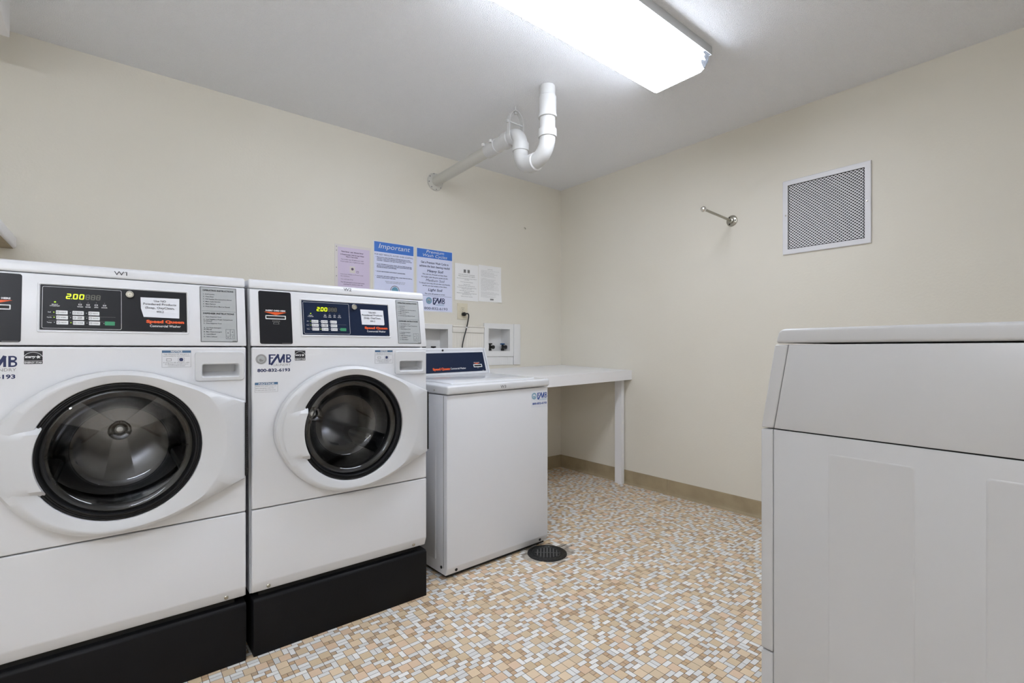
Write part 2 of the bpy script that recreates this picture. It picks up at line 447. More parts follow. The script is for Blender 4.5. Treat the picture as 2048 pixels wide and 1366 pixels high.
def make_washer(loc, num, paper_lines, left_notice, label):
    t = thing('front_load_washer', label, 'washing machine', loc, 0, 'front-load washers along the left wall')
    W = 0.683
    # pedestal
    prism('base', [(0.0, 0.0), (0.0, 0.188), (0.008, 0.197), (0.70, 0.197), (0.70, 0.0)], 0.008, 0.681, 'black_enamel', t, 0.003, label='black steel base')
    # cabinet shell
    bm = bmesh.new()
    for a in ((0.0, 0.008, 0.022, 0.75, 0.215, 1.274), (W - 0.008, W, 0.022, 0.75, 0.215, 1.274), (0.008, W - 0.008, 0.742, 0.75, 0.215, 1.274),
              (0.008, W - 0.008, 0.022, 0.742, 0.215, 0.223)): add_box(bm, *a)
    cb = bm_obj('cabinet', bm, 'enamel', t, False)
    for v in cb.data.vertices:
        if v.co.y < 0.03 and v.co.z > 1.2: v.co.y += 0.034
    bm = bmesh.new(); add_box(bm, 0.03, 0.65, 0.03, 0.70, 0.197, 0.2149); bm_obj('gap_fill', bm, 'dark', t, False)  # dark block filling the gap between base and cabinet
    # lower panel, its lip turned under
    lp = prism('lower_panel', [(0.0, 0.5055), (0.0, 0.252), (0.014, 0.216), (0.021, 0.216), (0.021, 0.5055)], 0.003, W - 0.003, 'enamel', t, 0.004, 3)
    for x in (0.057, 0.622):
        lathe('screw', [(0.0065, 0), (0.0065, -0.003), (0.004, -0.005), (0.0, -0.005)], (x, 0.0085, 0.231), 'aged', lp, n=12)
    # front panel with the door opening and a pocket for the drawer
    fp = box('front_panel', 0.003, W - 0.003, 0.0, 0.021, 0.509, 1.0675, 'enamel', t, 0.005, 3)
    cyl = lathe('cutter', [(0.208, -0.06), (0.208, 0.06)], (DC[0], 0, DC[1]), 'dark', None, cap0=True, cap1=True, smooth=False)
    cut(fp, [cyl, (0.548, 0.663, -0.05, 0.05, 0.966, 1.016)])
    for p in fp.data.polygons: p.use_smooth = False
    # dispenser drawer
    ring = lambda x0, x1, z0, z1, r, y, dz=0: [(x, y, z + dz) for x, z in rrect(x0, x1, z0, z1, r)]
    A = (0.532, 0.6745, 0.957, 1.053)
    dr = loft('dispenser_drawer', [ring(*A, 0.010, 0.0), ring(*A, 0.010, -0.004), ring(A[0] + .002, A[1] - .002, A[2] + .002, A[3] - .002, 0.009, -0.0065),
                                   ring(0.550, 0.661, 0.968, 1.014, 0.008, -0.0075), ring(0.5525, 0.6585, 0.9705, 1.0115, 0.007, -0.005),
                                   ring(0.5535, 0.657, 0.9725, 1.0108, 0.006, 0.002), ring(0.555, 0.6555, 0.9860, 1.0105, 0.005, 0.044)], 'plastic', t, False, True)
    # door body
    pol = door_polar(); n = len(pol); rings = []
    def P(a, r, y): return (DC[0] + r * math.cos(a), y, DC[1] + r * math.sin(a))
    def yplate(x): return -0.046 + 0.018 * max(0.0, min(1.0, (x - 0.50) / 0.18))
    for k in range(9):
        ring_ = []
        for a, R in pol:
            b_ = 0.238 + 0.030 * max(0, math.cos(a)) ** 1.2; a_ = R - 0.014
            h_ = max(0.0, 0.022 - abs(a_ - b_)) / 0.022; rc = min(a_, b_) - h_ * h_ * 0.022 / 4
            if k == 0: q = P(a, 0.2035, 0.0)
            elif k == 1: q = P(a, 0.200, -0.034)
            elif k == 2: q = P(a, 0.2015, -0.0375)
            elif k == 3: q = P(a, 0.206, -0.0395)
            elif k == 4: q = P(a, rc - 0.002, -0.0452)
            elif k == 5: q = P(a, rc + 0.002, -0.046)
            elif k == 6:
                x = DC[0] + (R - 0.008) * math.cos(a); q = P(a, R - 0.008, yplate(x) + 0.0025)
            elif k == 7:
                x = DC[0] + R * math.cos(a); q = P(a, R - 0.001, yplate(x) + 0.010)
            else: q = P(a, R, -0.005)
            ring_.append(q)
        rings.append(ring_)
    d = loft('door', rings, 'plastic', t)
    # grip on the left of the door
    g = []; zz0, zz1 = 0.667, 0.845; rows = []
    nz, nxx = 14, 10
    def leftx(z):
        best = 0.0
        for i in range(len(CONT)):
            p, q = CONT[i], CONT[(i + 1) % len(CONT)]
            if p.x < 0.3 and (p.y - z) * (q.y - z) <= 0 and p.y != q.y: return p.x + (q.x - p.x) * (z - p.y) / (q.y - p.y)
        return 0.07
    V, F = [], []
    for a in range(nz + 1):
        tt = a / nz; z = zz0 + (zz1 - zz0) * tt; xl = leftx(z) + 0.020; dz = z - DC[1]; xr = DC[0] - math.sqrt(0.190 ** 2 - dz * dz)
        edge = 1 if a in (0, nz) else 0
        row = []
        for b in range(nxx + 1):
            s = b / nxx; x = xl + (xr - xl) * s; y = -0.0462 - 0.0045 * s
            if edge: y = -0.043 + 0.013 * s; z_ = z + (0.004 if a == nz else -0.004)
            else: z_ = z
            row.append((x, y, z_))
        row.append((xr + 0.0025, -0.050 if not edge else -0.030, z)); row.append((xr + 0.003, -0.028, z))
        V += row
    m_ = nxx + 3
    for a in range(nz):
        for b in range(m_ - 1): F.append((a * m_ + b, a * m_ + b + 1, (a + 1) * m_ + b + 1, (a + 1) * m_ + b))
    obj('door_handle', V, F, 'plastic', d, True)
    c3 = (DC[0], 0, DC[1])
    lathe('door_trim', [(0.2005, 0.0), (0.1995, -0.028), (0.197, -0.033), (0.194, -0.0335), (0.192, -0.030), (0.189, -0.030), (0.187, -0.0325), (0.183, -0.0325), (0.180, -0.029), (0.178, -0.022), (0.178, 0.0)], c3, 'trim_ring', d, n=96)
    lathe('door_glass', [(0.179, -0.0235), (0.172, -0.0265), (0.162, -0.0225), (0.155, -0.015), (0.149, 0.005), (0.142, 0.040), (0.128, 0.066), (0.105, 0.080), (0.070, 0.086), (0.035, 0.088), (0.001, 0.0885)], c3, 'glass', d, n=96)
    bm = bmesh.new(); add_box(bm, 0.6745, 0.6795, -0.018, -0.0005, 0.634, 0.880)
    for i in range(34): z = 0.637 + i * 0.0071; add_box(bm, 0.6742, 0.6805, -0.0195, -0.0008, z, z + 0.004)
    bm_obj('hinge', bm, 'gasket', d, False)
    # gasket and drum
    lathe('gasket', [(0.207, 0.012), (0.196, 0.016), (0.178, 0.03), (0.172, 0.045), (0.176, 0.055), (0.190, 0.062), (0.200, 0.075), (0.215, 0.085)], c3, 'gasket', t, n=72)
    dm = lathe('drum', [(0.195, 0.078), (0.235, 0.085), (0.243, 0.10), (0.243, 0.44), (0.235, 0.455), (0.19, 0.462), (0.15, 0.452), (0.09, 0.448), (0.035, 0.445), (0.030, 0.445)], c3, 'steel', t, n=72)
    lathe('hub', [(0.036, 0.446), (0.034, 0.432), (0.028, 0.428), (0.0, 0.427)], c3, 'hub', dm, n=32)
    for k in range(3):
        a = math.radians(90 + 120 * k); e = Vector((math.cos(a), 0, math.sin(a))); s_ = Vector((-math.sin(a), 0, math.cos(a)))
        rr_ = []
        for wd, ht in ((0.045, 0.243), (0.034, 0.215), (0.018, 0.187), (0.006, 0.178)):
            rr_.append([tuple(Vector(c3) + e * ht + s_ * sx * wd + Vector((0, yy, 0))) for sx, yy in ((-1, 0.12), (1, 0.12), (1, 0.43), (-1, 0.43))])
        loft('lifter', rr_, 'gasket', dm, False, True, smooth=False)
        # spider arm pressed into the back of the drum
        loft('back_rib', [[tuple(Vector(c3) + e * h * -1 + s_ * sx * wd_ + Vector((0, yy, 0))) for h, sx, wd_ in ((0.03, -1, 0.02), (0.03, 1, 0.02), (0.19, 1, 0.05), (0.19, -1, 0.05))] for yy in (0.46, 0.438)], 'steel', dm, False, True, smooth=False)
    # top cap
    prism('top_cap', [(0.030, 1.2745), (0.034, 1.300), (0.044, 1.3075), (0.75, 1.3075), (0.75, 1.2745)], 0.0, W, 'enamel', t, 0.006, 4)
    # console
    con = box('console', 0.001, W - 0.001, 0.0, 0.022, 1.0715, 1.2725, 'enamel', t, 0.0045, 3, fn=lambda x, y, z: (x, y + K * (z - 1.0695), z))
    def crr(x0, x1, z0, z1, r, o): return [co(x, z, o) for x, z in rrect(x0, x1, z0, z1, r)]
    loft('card_plate', [crr(0.0287, 0.136, 1.0795, 1.2672, 0.006, 0.0), crr(0.0287, 0.136, 1.0795, 1.2672, 0.006, 0.0009)], 'panel_black', con, False, True, False)
    loft('control_bezel', [crr(0.1665, 0.5185, 1.108, 1.248, 0.004, 0), crr(0.168, 0.517, 1.1095, 1.2465, 0.004, 0.0025), crr(0.170, 0.515, 1.1115, 1.2445, 0.003, 0.0025), crr(0.172, 0.513, 1.1135, 1.2425, 0.002, 0.0005)], 'enamel', con, False, False)
    loft('control_plate', [crr(0.1725, 0.5125, 1.115, 1.2420, 0.002, 0.0), crr(0.1725, 0.5125, 1.115, 1.2420, 0.002, 0.0012)], 'panel_black' if num == 'W1' else 'panel_navy', con, False, True, False)
    loft('instruction_label', [crr(0.549, 0.6555, 1.0845, 1.268, 0.003, 0.0), crr(0.549, 0.6555, 1.0845, 1.268, 0.003, 0.0008)], 'silver_label', con, False, True, False)
    c1 = lambda x, z: co(x, z, 0.0016); cl = lambda x, z: co(x, z, 0.0012)
    # instruction label print
    L = [('OPERATING INSTRUCTIONS', 0.5575, 1.2535, 0.0052, 0.089, 'l', 0.03)]
    z = 1.2415
    for i, s in enumerate(['1.  Load Laundry', '2.  Close Door', '3.  Add Supplies (See Instructions Below)', '4.  Make Cycle Selection', '5.  Make Payment', '6.  Press Start (Door Must be Closed)']):
        L.append((s, 0.5585, z - i * 0.0082, 0.0036, None, 'l', 0.01))
    L.append(('DISPENSER INSTRUCTIONS', 0.5575, 1.1765, 0.0052, 0.089, 'l', 0.03))
    for s, zz in (('1.  Open Dispenser Door', 1.166), ('2.  Load Supplies in Proper Compartment', 1.1575), ('     as Indicated', 1.152), ('3.  Close Dispenser Door', 1.1445),
                  ('A.  Pre-Wash Detergent', 1.130), ('     (If Offered)', 1.1245), ('B.  Main Wash Detergent', 1.1165), ('C.  Liquid Bleach', 1.1085), ('D.  Fabric Softener', 1.1005)):
        L.append((s, 0.5585, zz, 0.0036, None, 'l', 0.01))
    for s, x_, zz in (('B', 0.6275, 1.1135), ('A', 0.6405, 1.1165), ('D', 0.6275, 1.0985), ('C', 0.6405, 1.1005)): L.append((s, x_, zz, 0.0036, None, 'c', 0.02))
    ex = frame_poly(0.5500, 0.6545, 1.0855, 1.267, 0.0011, 0) + rect_poly(0.554, 0.652, 1.1865, 1.1870, 0)
    ex += frame_poly(0.621, 0.646, 1.0955, 1.1275, 0.0006, 0) + rect_poly(0.6335, 0.6341, 1.0955, 1.1275, 0) + rect_poly(0.621, 0.634, 1.1045, 1.1051, 0) + rect_poly(0.634, 0.646, 1.1085, 1.1091, 0)
    ex += rect_poly(0.640, 0.652, 1.0878, 1.0888, 0)
    lettering('instruction_lettering', L, 'ink', con, cl, extra=ex)
    # card reader
    L = [('INSERT CARD HERE', 0.0825, 1.1958, 0.0050, 0.065, 'c', 0.045)]
    ex = [([(0.0445, 1.1930), (0.0835, 1.1822), (0.1190, 1.1930)], 1)] + rect_poly(0.100, 0.132, 1.0815, 1.0825, 2)
    ex += frame_poly(0.071, 0.095, 1.158, 1.163, 0.0008, 2) + [([(0.073, 1.150), (0.093, 1.150), (0.091, 1.157), (0.075, 1.157)], 2), ([(0.0745, 1.1508), (0.0915, 1.1508), (0.0900, 1.1562), (0.076, 1.1562)], 3)]
    lettering('card_lettering', L, 'white_ink', con, c1)
    lettering('card_arrow', [], ['white_ink', 'orange', 'faint_ink', 'panel_black'], con, c1, extra=ex[:1])
    lettering('card_icon', [], ['white_ink', 'orange', 'faint_ink', 'panel_black'], con, c1, extra=ex[2:])
    lettering('part_mark', [], ['white_ink', 'orange', 'faint_ink'], con, c1, extra=ex[1:2])
    loft('card_slot', [crr(0.0488, 0.1157, 1.1672, 1.1810, 0.002, 0.0009), crr(0.0488, 0.1157, 1.1672, 1.1810, 0.002, 0.003), crr(0.0508, 0.1137, 1.1692, 1.1790, 0.001, 0.003), crr(0.0518, 0.1127, 1.1702, 1.1780, 0.001, 0.0012)], ['white_ink'], con, False, False)
    loft('slot_mouth', [crr(0.0516, 0.1129, 1.1700, 1.1782, 0.001, 0.0010), crr(0.0516, 0.1129, 1.1700, 1.1782, 0.001, 0.0014)], 'dark', con, False, True, False)
    # display
    loft('display', [crr(0.2225, 0.303, 1.2025, 1.2225, 0.001, 0.001), crr(0.2225, 0.303, 1.2025, 1.2225, 0.001, 0.0016)], 'panel_black', con, False, True, False)
    segs = {'2': 'abged', '0': 'abcdef', '8': 'abcdefg'}
    ex = []
    def digit(ch, x, zb, w_, h_, k):
        q = 0.0013; s = lambda xx: 0.13 * (xx)
        pt = {'a': ((x, zb + h_), (x + w_, zb + h_)), 'g': ((x, zb + h_ / 2), (x + w_, zb + h_ / 2)), 'd': ((x, zb), (x + w_, zb)), 'f': ((x, zb + h_ / 2), (x, zb + h_)), 'e': ((x, zb), (x, zb + h_ / 2)), 'b': ((x + w_, zb + h_ / 2), (x + w_, zb + h_)), 'c': ((x + w_, zb), (x + w_, zb + h_ / 2))}
        sl = lambda p: (p[0] + 0.10 * (p[1] - zb), p[1])
        r = []
        for c_ in segs[ch]: r += stroke(sl(pt[c_][0]), sl(pt[c_][1]), q * 2, k)
        return r
    for i, ch in enumerate('200'): ex += digit(ch, 0.2265 + i * 0.0136 + (0.001 if i else 0), 1.2055, 0.0078, 0.0128, 0)
    ex += disc_poly(0.2375, 1.2052, 0.0011, 0, 8)
    for i in range(3): ex += digit('8', 0.2680 + i * 0.0118, 1.2055, 0.0072, 0.0128, 1)
    lettering('display_digits', [], ['digit', 'led_off'], con, lambda x, z: co(x, z, 0.0021), extra=ex)
    # print on the control plate
    ex = []
    rp = rrect(0.1765, 0.3490, 1.1190, 1.2375, 0.004, 4); ri = rrect(0.1773, 0.3482, 1.1198, 1.2367, 0.0034, 4)
    ex += [([rp[i], rp[(i + 1) % len(rp)], ri[(i + 1) % len(ri)], ri[i]], 0) for i in range(len(rp))]
    ex += rect_poly(0.190, 0.335, 1.1550, 1.1554, 1) + rect_poly(0.190, 0.335, 1.1405, 1.1409, 1) + rect_poly(0.500, 0.508, 1.1168, 1.1175, 1)
    for i, (x_, s) in enumerate(((0.2557, 'WASH'), (0.2731, 'RINSE'), (0.2911, 'SPIN'), (0.3098, 'DOOR'))):
        ex += disc_poly(x_, 1.1965, 0.0009, 1, 8) + frame_poly(x_ - 0.0035, x_ + 0.0035, 1.1875, 1.1915, 0.0009, 0)
    L = [(s, x_, 1.1815, 0.0032, None, 'c', 0.02) for x_, s in ((0.2557, 'WASH'), (0.2731, 'RINSE'), (0.2911, 'SPIN'), (0.3098, 'DOOR'))]
    L += [('SELECT', 0.2025, 1.1855, 0.003, None, 'c', 0.02), ('CYCLE/START', 0.2025, 1.1815, 0.003, 0.021, 'c', 0.02)]
    L += [('Soil', 0.1885, 1.1635, 0.0032, None, 'l', 0.01), ('Cycle', 0.1865, 1.1490, 0.0032, None, 'l', 0.01), ('Temp', 0.1865, 1.1345, 0.0032, None, 'l', 0.01)]
    L += [('Speed Queen', 0.4565, 1.1425, 0.0088, 0.097, 'c', 0.06, 0, 2), ('Commercial Washer', 0.4565, 1.1295, 0.0072, 0.079, 'c', 0.015)]
    lettering('panel_lettering', L, ['white_ink', 'faint_ink', 'orange'], con, c1, extra=ex)
    names = [['LIGHT', 'MEDIUM', 'HEAVY'], ['NORMAL', 'PERM\nPRESS', 'DELICATES'], ['HOT', 'WARM', 'COLD']]
    for r_ in range(3):
        zc = 1.1648 - 0.0143 * r_
        for c_ in range(3):
            xc = 0.2172 + 0.0345 * c_ + 0.0007 * r_
            bt = loft('button', [crr(xc - 0.0122, xc + 0.0122, zc - 0.0055, zc + 0.0055, 0.0015, 0.0012), crr(xc - 0.0122, xc + 0.0122, zc - 0.0055, zc + 0.0055, 0.0015, 0.0022)], 'white_ink', con, False, True, False)
    L = []; ex = []
    for r_ in range(3):
        for c_ in range(3):
            xc = 0.2172 + 0.0345 * c_ + 0.0007 * r_; zc = 1.1648 - 0.0143 * r_
            s = names[r_][c_]
            if '\n' in s:
                a_, b_ = s.split('\n'); L += [(a_, xc + 0.003, zc + 0.0005, 0.003, None, 'c', 0.02), (b_, xc + 0.003, zc - 0.0035, 0.003, None, 'c', 0.02)]
            else: L.append((s, xc + 0.003, zc - 0.0014, 0.003, 0.0125, 'c', 0.02))
            ex += frame_poly(xc - 0.0105, xc - 0.0055, zc - 0.0025, zc + 0.0025, 0.0008, 0)
            ex += disc_poly(xc - 0.0165, zc, 0.0014 if (r_, c_) in ((0, 0), (1, 0), (2, 1)) else 0.0009, 1 if (r_, c_) in ((0, 0), (1, 0), (2, 1)) else 2, 8)
    ex += [([(0.2000, 1.1935), (0.2028, 1.1965), (0.2058, 1.1940), (0.2030, 1.1915)], 1)] + disc_poly(0.3085, 1.1362, 0.0009, 2, 8)
    lettering('button_lettering', L, ['grey_ink'], con, lambda x, z: co(x, z, 0.0026), extra=[e for e in ex if e[1] == 0])
    for e in ex:
        if e[1]: lettering('indicator_light', [], ['grey_ink', 'led_on', 'white_ink'], con, lambda x, z: co(x, z, 0.0026), extra=[e])
    loft('start_button', [crr(0.3105, 0.3335, 1.1310, 1.1425, 0.0015, 0.0012), crr(0.3105, 0.3335, 1.1310, 1.1425, 0.0015, 0.0022)], 'green', con, False, True, False, label='green start button')
    # key lock
    kx, kz = 0.3685, 1.2268; ky = K * (kz - 1.0695)
    lathe('key_lock', [(0.0115, 0.0), (0.0115, -0.006), (0.0095, -0.010), (0.0085, -0.010), (0.007, -0.007), (0.0055, -0.007), (0.005, -0.010), (0.0015, -0.010), (0.0, -0.008)], (kx, ky, kz), 'chrome', con, n=28)
    # taped paper note
    if num == 'W1': pp = [(0.3945, 1.2205), (0.4935, 1.2215), (0.4925, 1.1585), (0.4020, 1.1600), (0.3955, 1.1860)]
    else: pp = [(0.3945, 1.2195), (0.4905, 1.2192), (0.4930, 1.1620), (0.4900, 1.1588), (0.3980, 1.1588)]
    v = [co(x, z, 0.0014) for x, z in pp] + [co(x, z, 0.0022) for x, z in pp]; k = len(pp)
    nt_ = obj('paper_note', v, [tuple(range(k))[::-1], tuple(range(k, 2 * k))] + [(i, (i + 1) % k, (i + 1) % k + k, i + k) for i in range(k)], 'note', con)
    L = [(s, x_, z_, h_, w_, 'c', 0.02) for s, x_, z_, h_, w_ in paper_lines]
    lettering('note_lettering', L, 'grey_ink', con, lambda x, z: co(x, z, 0.0026))
    # number on the cap
    lettering('number_lettering', [(num, 0.347, 1.2895 if num == 'W2' else 1.2840, 0.0125, 0.031, 'c', 0.0)], 'ink', t, lambda x, z: (x, 0.030 + (z - 1.2745) * 0.155 - 0.0018, z), extra=([([(0.3555, 1.2925), (0.3598, 1.2965), (0.3598, 1.2948), (0.3562, 1.2915)], 0)] if num == 'W1' else None))
    # laundry company decal
    f1 = lambda x, z: fl(x, z, 0.0004)
    dc = loft('laundry_decal', [[fl(x, z, 0.0) for x, z in rrect(0.012, 0.1305, 0.975, 1.048, 0.002)], [fl(x, z, 0.0003) for x, z in rrect(0.012, 0.1305, 0.975, 1.048, 0.002)]], 'enamel', t, False, True, False)
    fmb_logo(dc, 0.0142, 1.0262, 0.1145, f1, 'navy_ink', 'faint_ink', 'cyan_ink' if num == 'W1' else 'faint_ink', '800-832-6193')
    es = loft('energy_label', [[fl(x, z, 0.0) for x, z in rrect(0.1425, 0.1790, 1.0205, 1.0560, 0.0005, 1)], [fl(x, z, 0.0003) for x, z in rrect(0.1425, 0.1790, 1.0205, 1.0560, 0.0005, 1)]], 'ink', t, False, True, False)
    ex = ring_polys(0.1605, 1.0325, 0.0195, 0.0205, 0, 14, 25, 155) + rect_poly(0.1425, 0.1790, 1.0285, 1.0292, 0)
    star = []
    for i in range(10):
        a = math.radians(90 + 36 * i + 10); r = 0.0055 if i % 2 == 0 else 0.0024; star.append((0.1705 + r * math.cos(a), 1.0395 + r * math.sin(a)))
    ex += [(star, 0)]
    lettering('energy_lettering', [('energy', 0.1445, 1.0370, 0.0075, 0.021, 'l', 0.03, 0.4), ('ENERGY STAR', 0.1608, 1.0225, 0.0042, 0.0345, 'c', 0.03)], 'white_ink', es, lambda x, z: fl(x, z, 0.0006), extra=ex)
    nl = loft('notice_label', [[fl(x, z, 0.0) for x, z in rrect(0.4465, 0.5225, 1.0040, 1.0570, 0.0005, 1)], [fl(x, z, 0.0003) for x, z in rrect(0.4465, 0.5225, 1.0040, 1.0570, 0.0005, 1)]], 'enamel', t, False, True, False)
    L = [('NOTICE', 0.4845, 1.0510, 0.0052, 0.030, 'c', 0.04, 0, 1), ('High Efficiency HE detergent is', 0.4845, 1.0435, 0.0034, 0.066, 'c'), ('recommended for best performance.', 0.4845, 1.0380, 0.0034, 0.070, 'c'),
         ('If using non HE detergent, refer', 0.4845, 1.0175, 0.0032, 0.068, 'c'), ('to detergent manufacturer\'s', 0.4845, 1.0125, 0.0032, 0.060, 'c'), ('recommended amount.', 0.4845, 1.0075, 0.0032, 0.045, 'c')]
    ex = rect_poly(0.4465, 0.5225, 1.0495, 1.0570, 2) + frame_poly(0.4465, 0.5225, 1.0040, 1.0570, 0.0005, 0) + frame_poly(0.458, 0.471, 1.0235, 1.0315, 0.0009, 0) + disc_poly(0.4965, 1.0280, 0.0055, 3, 12) + frame_poly(0.4880, 0.5050, 1.0225, 1.0335, 0.0007, 0)
    lettering('notice_lettering', L, ['grey_ink', 'white_ink', 'notice_blue', 'navy_ink'], nl, lambda x, z: fl(x, z, 0.0006), extra=ex)
    if left_notice:
        nl = loft('notice_label', [[fl(x, z, 0.0) for x, z in rrect(0.0118, 0.0856, 0.9115, 0.9455, 0.0005, 1)], [fl(x, z, 0.0003) for x, z in rrect(0.0118, 0.0856, 0.9115, 0.9455, 0.0005, 1)]], 'enamel', t, False, True, False)
        L = [('NOTICE', 0.0487, 0.9385, 0.0054, 0.050, 'c', 0.03, 0, 1), ('DOOR LOCK LIGHT must go out', 0.0140, 0.9310, 0.0036, 0.066, 'l'), ('before attempting to open door.', 0.0140, 0.9240, 0.0036, 0.060, 'l'), ('To open, push side of door panel.', 0.0140, 0.9170, 0.0036, 0.064, 'l')]
        ex = rect_poly(0.0118, 0.0856, 0.9370, 0.9455, 2) + frame_poly(0.0118, 0.0856, 0.9115, 0.9455, 0.0005, 0)
        lettering('notice_lettering', L, ['grey_ink', 'white_ink', 'notice_blue'], nl, lambda x, z: fl(x, z, 0.0006), extra=ex)
    return t

def fmb_logo(parent, x, zc, w_, fn, ink, thin, wave, phone, phone_gap=1.0):
    """ring emblem, three joined capitals, small word, phone number. zc = emblem centre, w_ = whole width"""
    s = w_ / 0.1145; X = lambda a: x + a * s; Z = lambda a: zc + a * s
    r = 0.0178 * s; cx = X(0.0178)
    ex = ring_polys(cx, zc, r * 0.93, r, 1) + ring_polys(cx, zc, r * 0.62, r * 0.70, 1) + ring_polys(cx, zc, r * 0.72, r * 0.90, 2) + disc_poly(cx, zc, r * 0.60, 3)
    ex += [([(cx - r * .42, zc - r * .1), (cx - r * .1, zc + r * .12), (cx + r * .18, zc - r * .16), (cx + r * .48, zc - r * .1), (cx + r * .3, zc - r * .42), (cx - r * .2, zc - r * .48)], 2)]
    t = 0.0075 * s; zt = 0.0166; zb = -0.0128
    ex += rect_poly(X(0.0415), X(0.0478), Z(-0.0190), Z(zt), 0) + rect_poly(X(0.0478), X(0.0640), Z(zt - 0.0042), Z(zt), 0) + rect_poly(X(0.0478), X(0.0560), Z(0.0020), Z(0.0058), 0)
    ex += stroke((X(0.0490), Z(-0.0205)), (X(0.0735), Z(zt)), t, 0) + stroke((X(0.0705), Z(zt)), (X(0.0778), Z(zb)), t * 0.8, 0) + stroke((X(0.0778), Z(zb)), (X(0.0925), Z(zt)), t, 0) + rect_poly(X(0.0890), X(0.0945), Z(zb), Z(zt), 0)
    bx = X(0.0985)
    ex += rect_poly(bx, bx + 0.0050 * s, Z(zb), Z(zt), 0)
    for cz_, rr in ((0.0092, 0.0074), (-0.0050, 0.0080)):
        c_x = X(0.1075); ro = rr * s; ri = (rr - 0.0040) * s
        ex += ring_polys(c_x, Z(cz_), ri, ro, 0, 12, -90, 90) + rect_poly(bx, c_x, Z(cz_) + ri, Z(cz_) + ro, 0) + rect_poly(bx, c_x, Z(cz_) - ro, Z(cz_) - ri, 0)
    L = [('LAUNDRY', X(0.0575), Z(-0.0245), 0.0085 * s, 0.056 * s, 'l', 0.0, 0, 1)]
    if phone: L.append((phone, X(0.0055), Z(-0.0440 * phone_gap), 0.0110 * s, 0.1065 * s, 'l', 0.035))
    lettering('decal_lettering', L, [ink, thin, wave, 'note' if ink != 'navy_ink' else 'silver_label'], parent, fn, extra=ex)

make_washer((-2.783, -1.287, 0), 'W2', [('Use NO', 0.443, 1.2055, 0.0068, 0.030), ('Powdered Products', 0.443, 1.1945, 0.0070, 0.086), ('(Soap, OxyClean,', 0.443, 1.1830, 0.0070, 0.072), ('etc.)', 0.443, 1.1715, 0.0070, 0.020)], True,
            'white front-load washer marked W2 on a black base, beside the top-load washer')
make_washer((-3.478, -1.287, 0), 'W1', [('Use NO', 0.443, 1.2080, 0.0062, 0.031), ('Powdered Products', 0.443, 1.1980, 0.0066, 0.084), ('(Soap, OxyClean,', 0.443, 1.1865, 0.0066, 0.074), ('etc.)', 0.443, 1.1755, 0.0066, 0.018)], False,
            'white front-load washer marked W1, cut off by the left photo edge')

# ---------------------------------------------------------------- top-load washer W3
t = thing('top_load_washer', 'short white top-load washer marked W3 with a navy panel, beside the floor drain', 'washing machine', (-1.967, -1.233, 0), math.radians(1.92))
W = 0.656
sh = lambda x, y, z: (x, y, z + 0.0148 * x * min(1, z / 0.85))
ztop = lambda x, y: 0.892 + 0.0137 * x + 0.029 * y
cab = prism('cabinet', [(0.0, 0.8475), (0.0, 0.052), (0.013, 0.018), (0.70, 0.018), (0.71, 0.8475)], 0.0, W, 'enamel', t, 0.0035, 3, fn=sh)
box('under_shade', 0.012, W - 0.012, 0.022, 0.69, 0.006, 0.0175, 'dark', t)  # dark block stands for the shade under the cabinet
for x, y in ((0.05, 0.05), (0.606, 0.05), (0.05, 0.66), (0.606, 0.66)):
    lathe('foot', [(0.022, 0.0), (0.022, 0.012), (0.010, 0.014), (0.010, 0.026)], (x, y, 0), 'black_plastic', t, axis='z', n=16, cap0=True, cap1=True)
for x in (0.055, 0.60):
    lathe('screw', [(0.007, 0.0), (0.007, -0.003), (0.003, -0.005), (0, -0.005)], (x, 0.0065, 0.036), 'dark', t, n=12)
lathe('screw', [(0.007, 0.0), (0.007, -0.003), (0.003, -0.005), (0, -0.005)], (0.0, 0.045, 0.05), 'dark', t, axis='x', n=12)
box('side_seam', -0.0012, 0.001, 0.026, 0.0285, 0.05, 0.845, 'faint_ink', t)
# embossed side outline seen past the neighbour
loft('side_emboss', [[(y0, a, b) for a, b in rrect(0.09 + i, 0.62 - i, 0.07 + i, 0.80 - i, 0.01)] for y0, i in ((0.0, 0), (-0.0025, 0.003))], 'enamel', t, False, True)
top = box('top_panel', -0.004, W + 0.004, -0.010, 0.715, 0.0, 1.0, 'enamel_gloss', t)
bm = bmesh.new(); add_box(bm, -0.004, W + 0.004, -0.010, 0.715, 0, 0.04, 0.010, 4)
for v in bm.verts:
    k = v.co.z / 0.04; zb = 0.8515 + 0.0150 * v.co.x; zt = ztop(v.co.x, max(v.co.y, 0)); v.co.z = zb + (zt - zb) * k
bpy.data.objects.remove(top); top = bm_obj('top_panel', bm, 'enamel_gloss', t)
bm = bmesh.new(); add_box(bm, 0.055, 0.600, 0.045, 0.455, 0, 0.012, 0.005, 3)
for v in bm.verts: v.co.z += ztop(v.co.x, v.co.y) - 0.006
lid = bm_obj('lid', bm, 'enamel_gloss', t)
lettering('number_lettering', [('W3', 0.329, 0.868, 0.0150, 0.036, 'c', 0.0)], 'ink', t, lambda x, z: (x, -0.0104, z))
lathe('screw', [(0.004, 0.0), (0.004, -0.002), (0, -0.003)], (-0.004, 0.10, 0.868), 'aged', t, axis='x', n=10)
dc = loft('laundry_decal', [[(x, 0.0, z) for x, z in rrect(0.530, 0.650, 0.752, 0.838, 0.002)], [(x, -0.0003, z) for x, z in rrect(0.530, 0.650, 0.752, 0.838, 0.002)]], 'note', t, False, True, False)
fmb_logo(dc, 0.5345, 0.8120, 0.1130, lambda x, z: (x, -0.0007, z), 'blue_ink', 'cyan_ink', 'cyan_ink', '800-832-6193', 1.05)
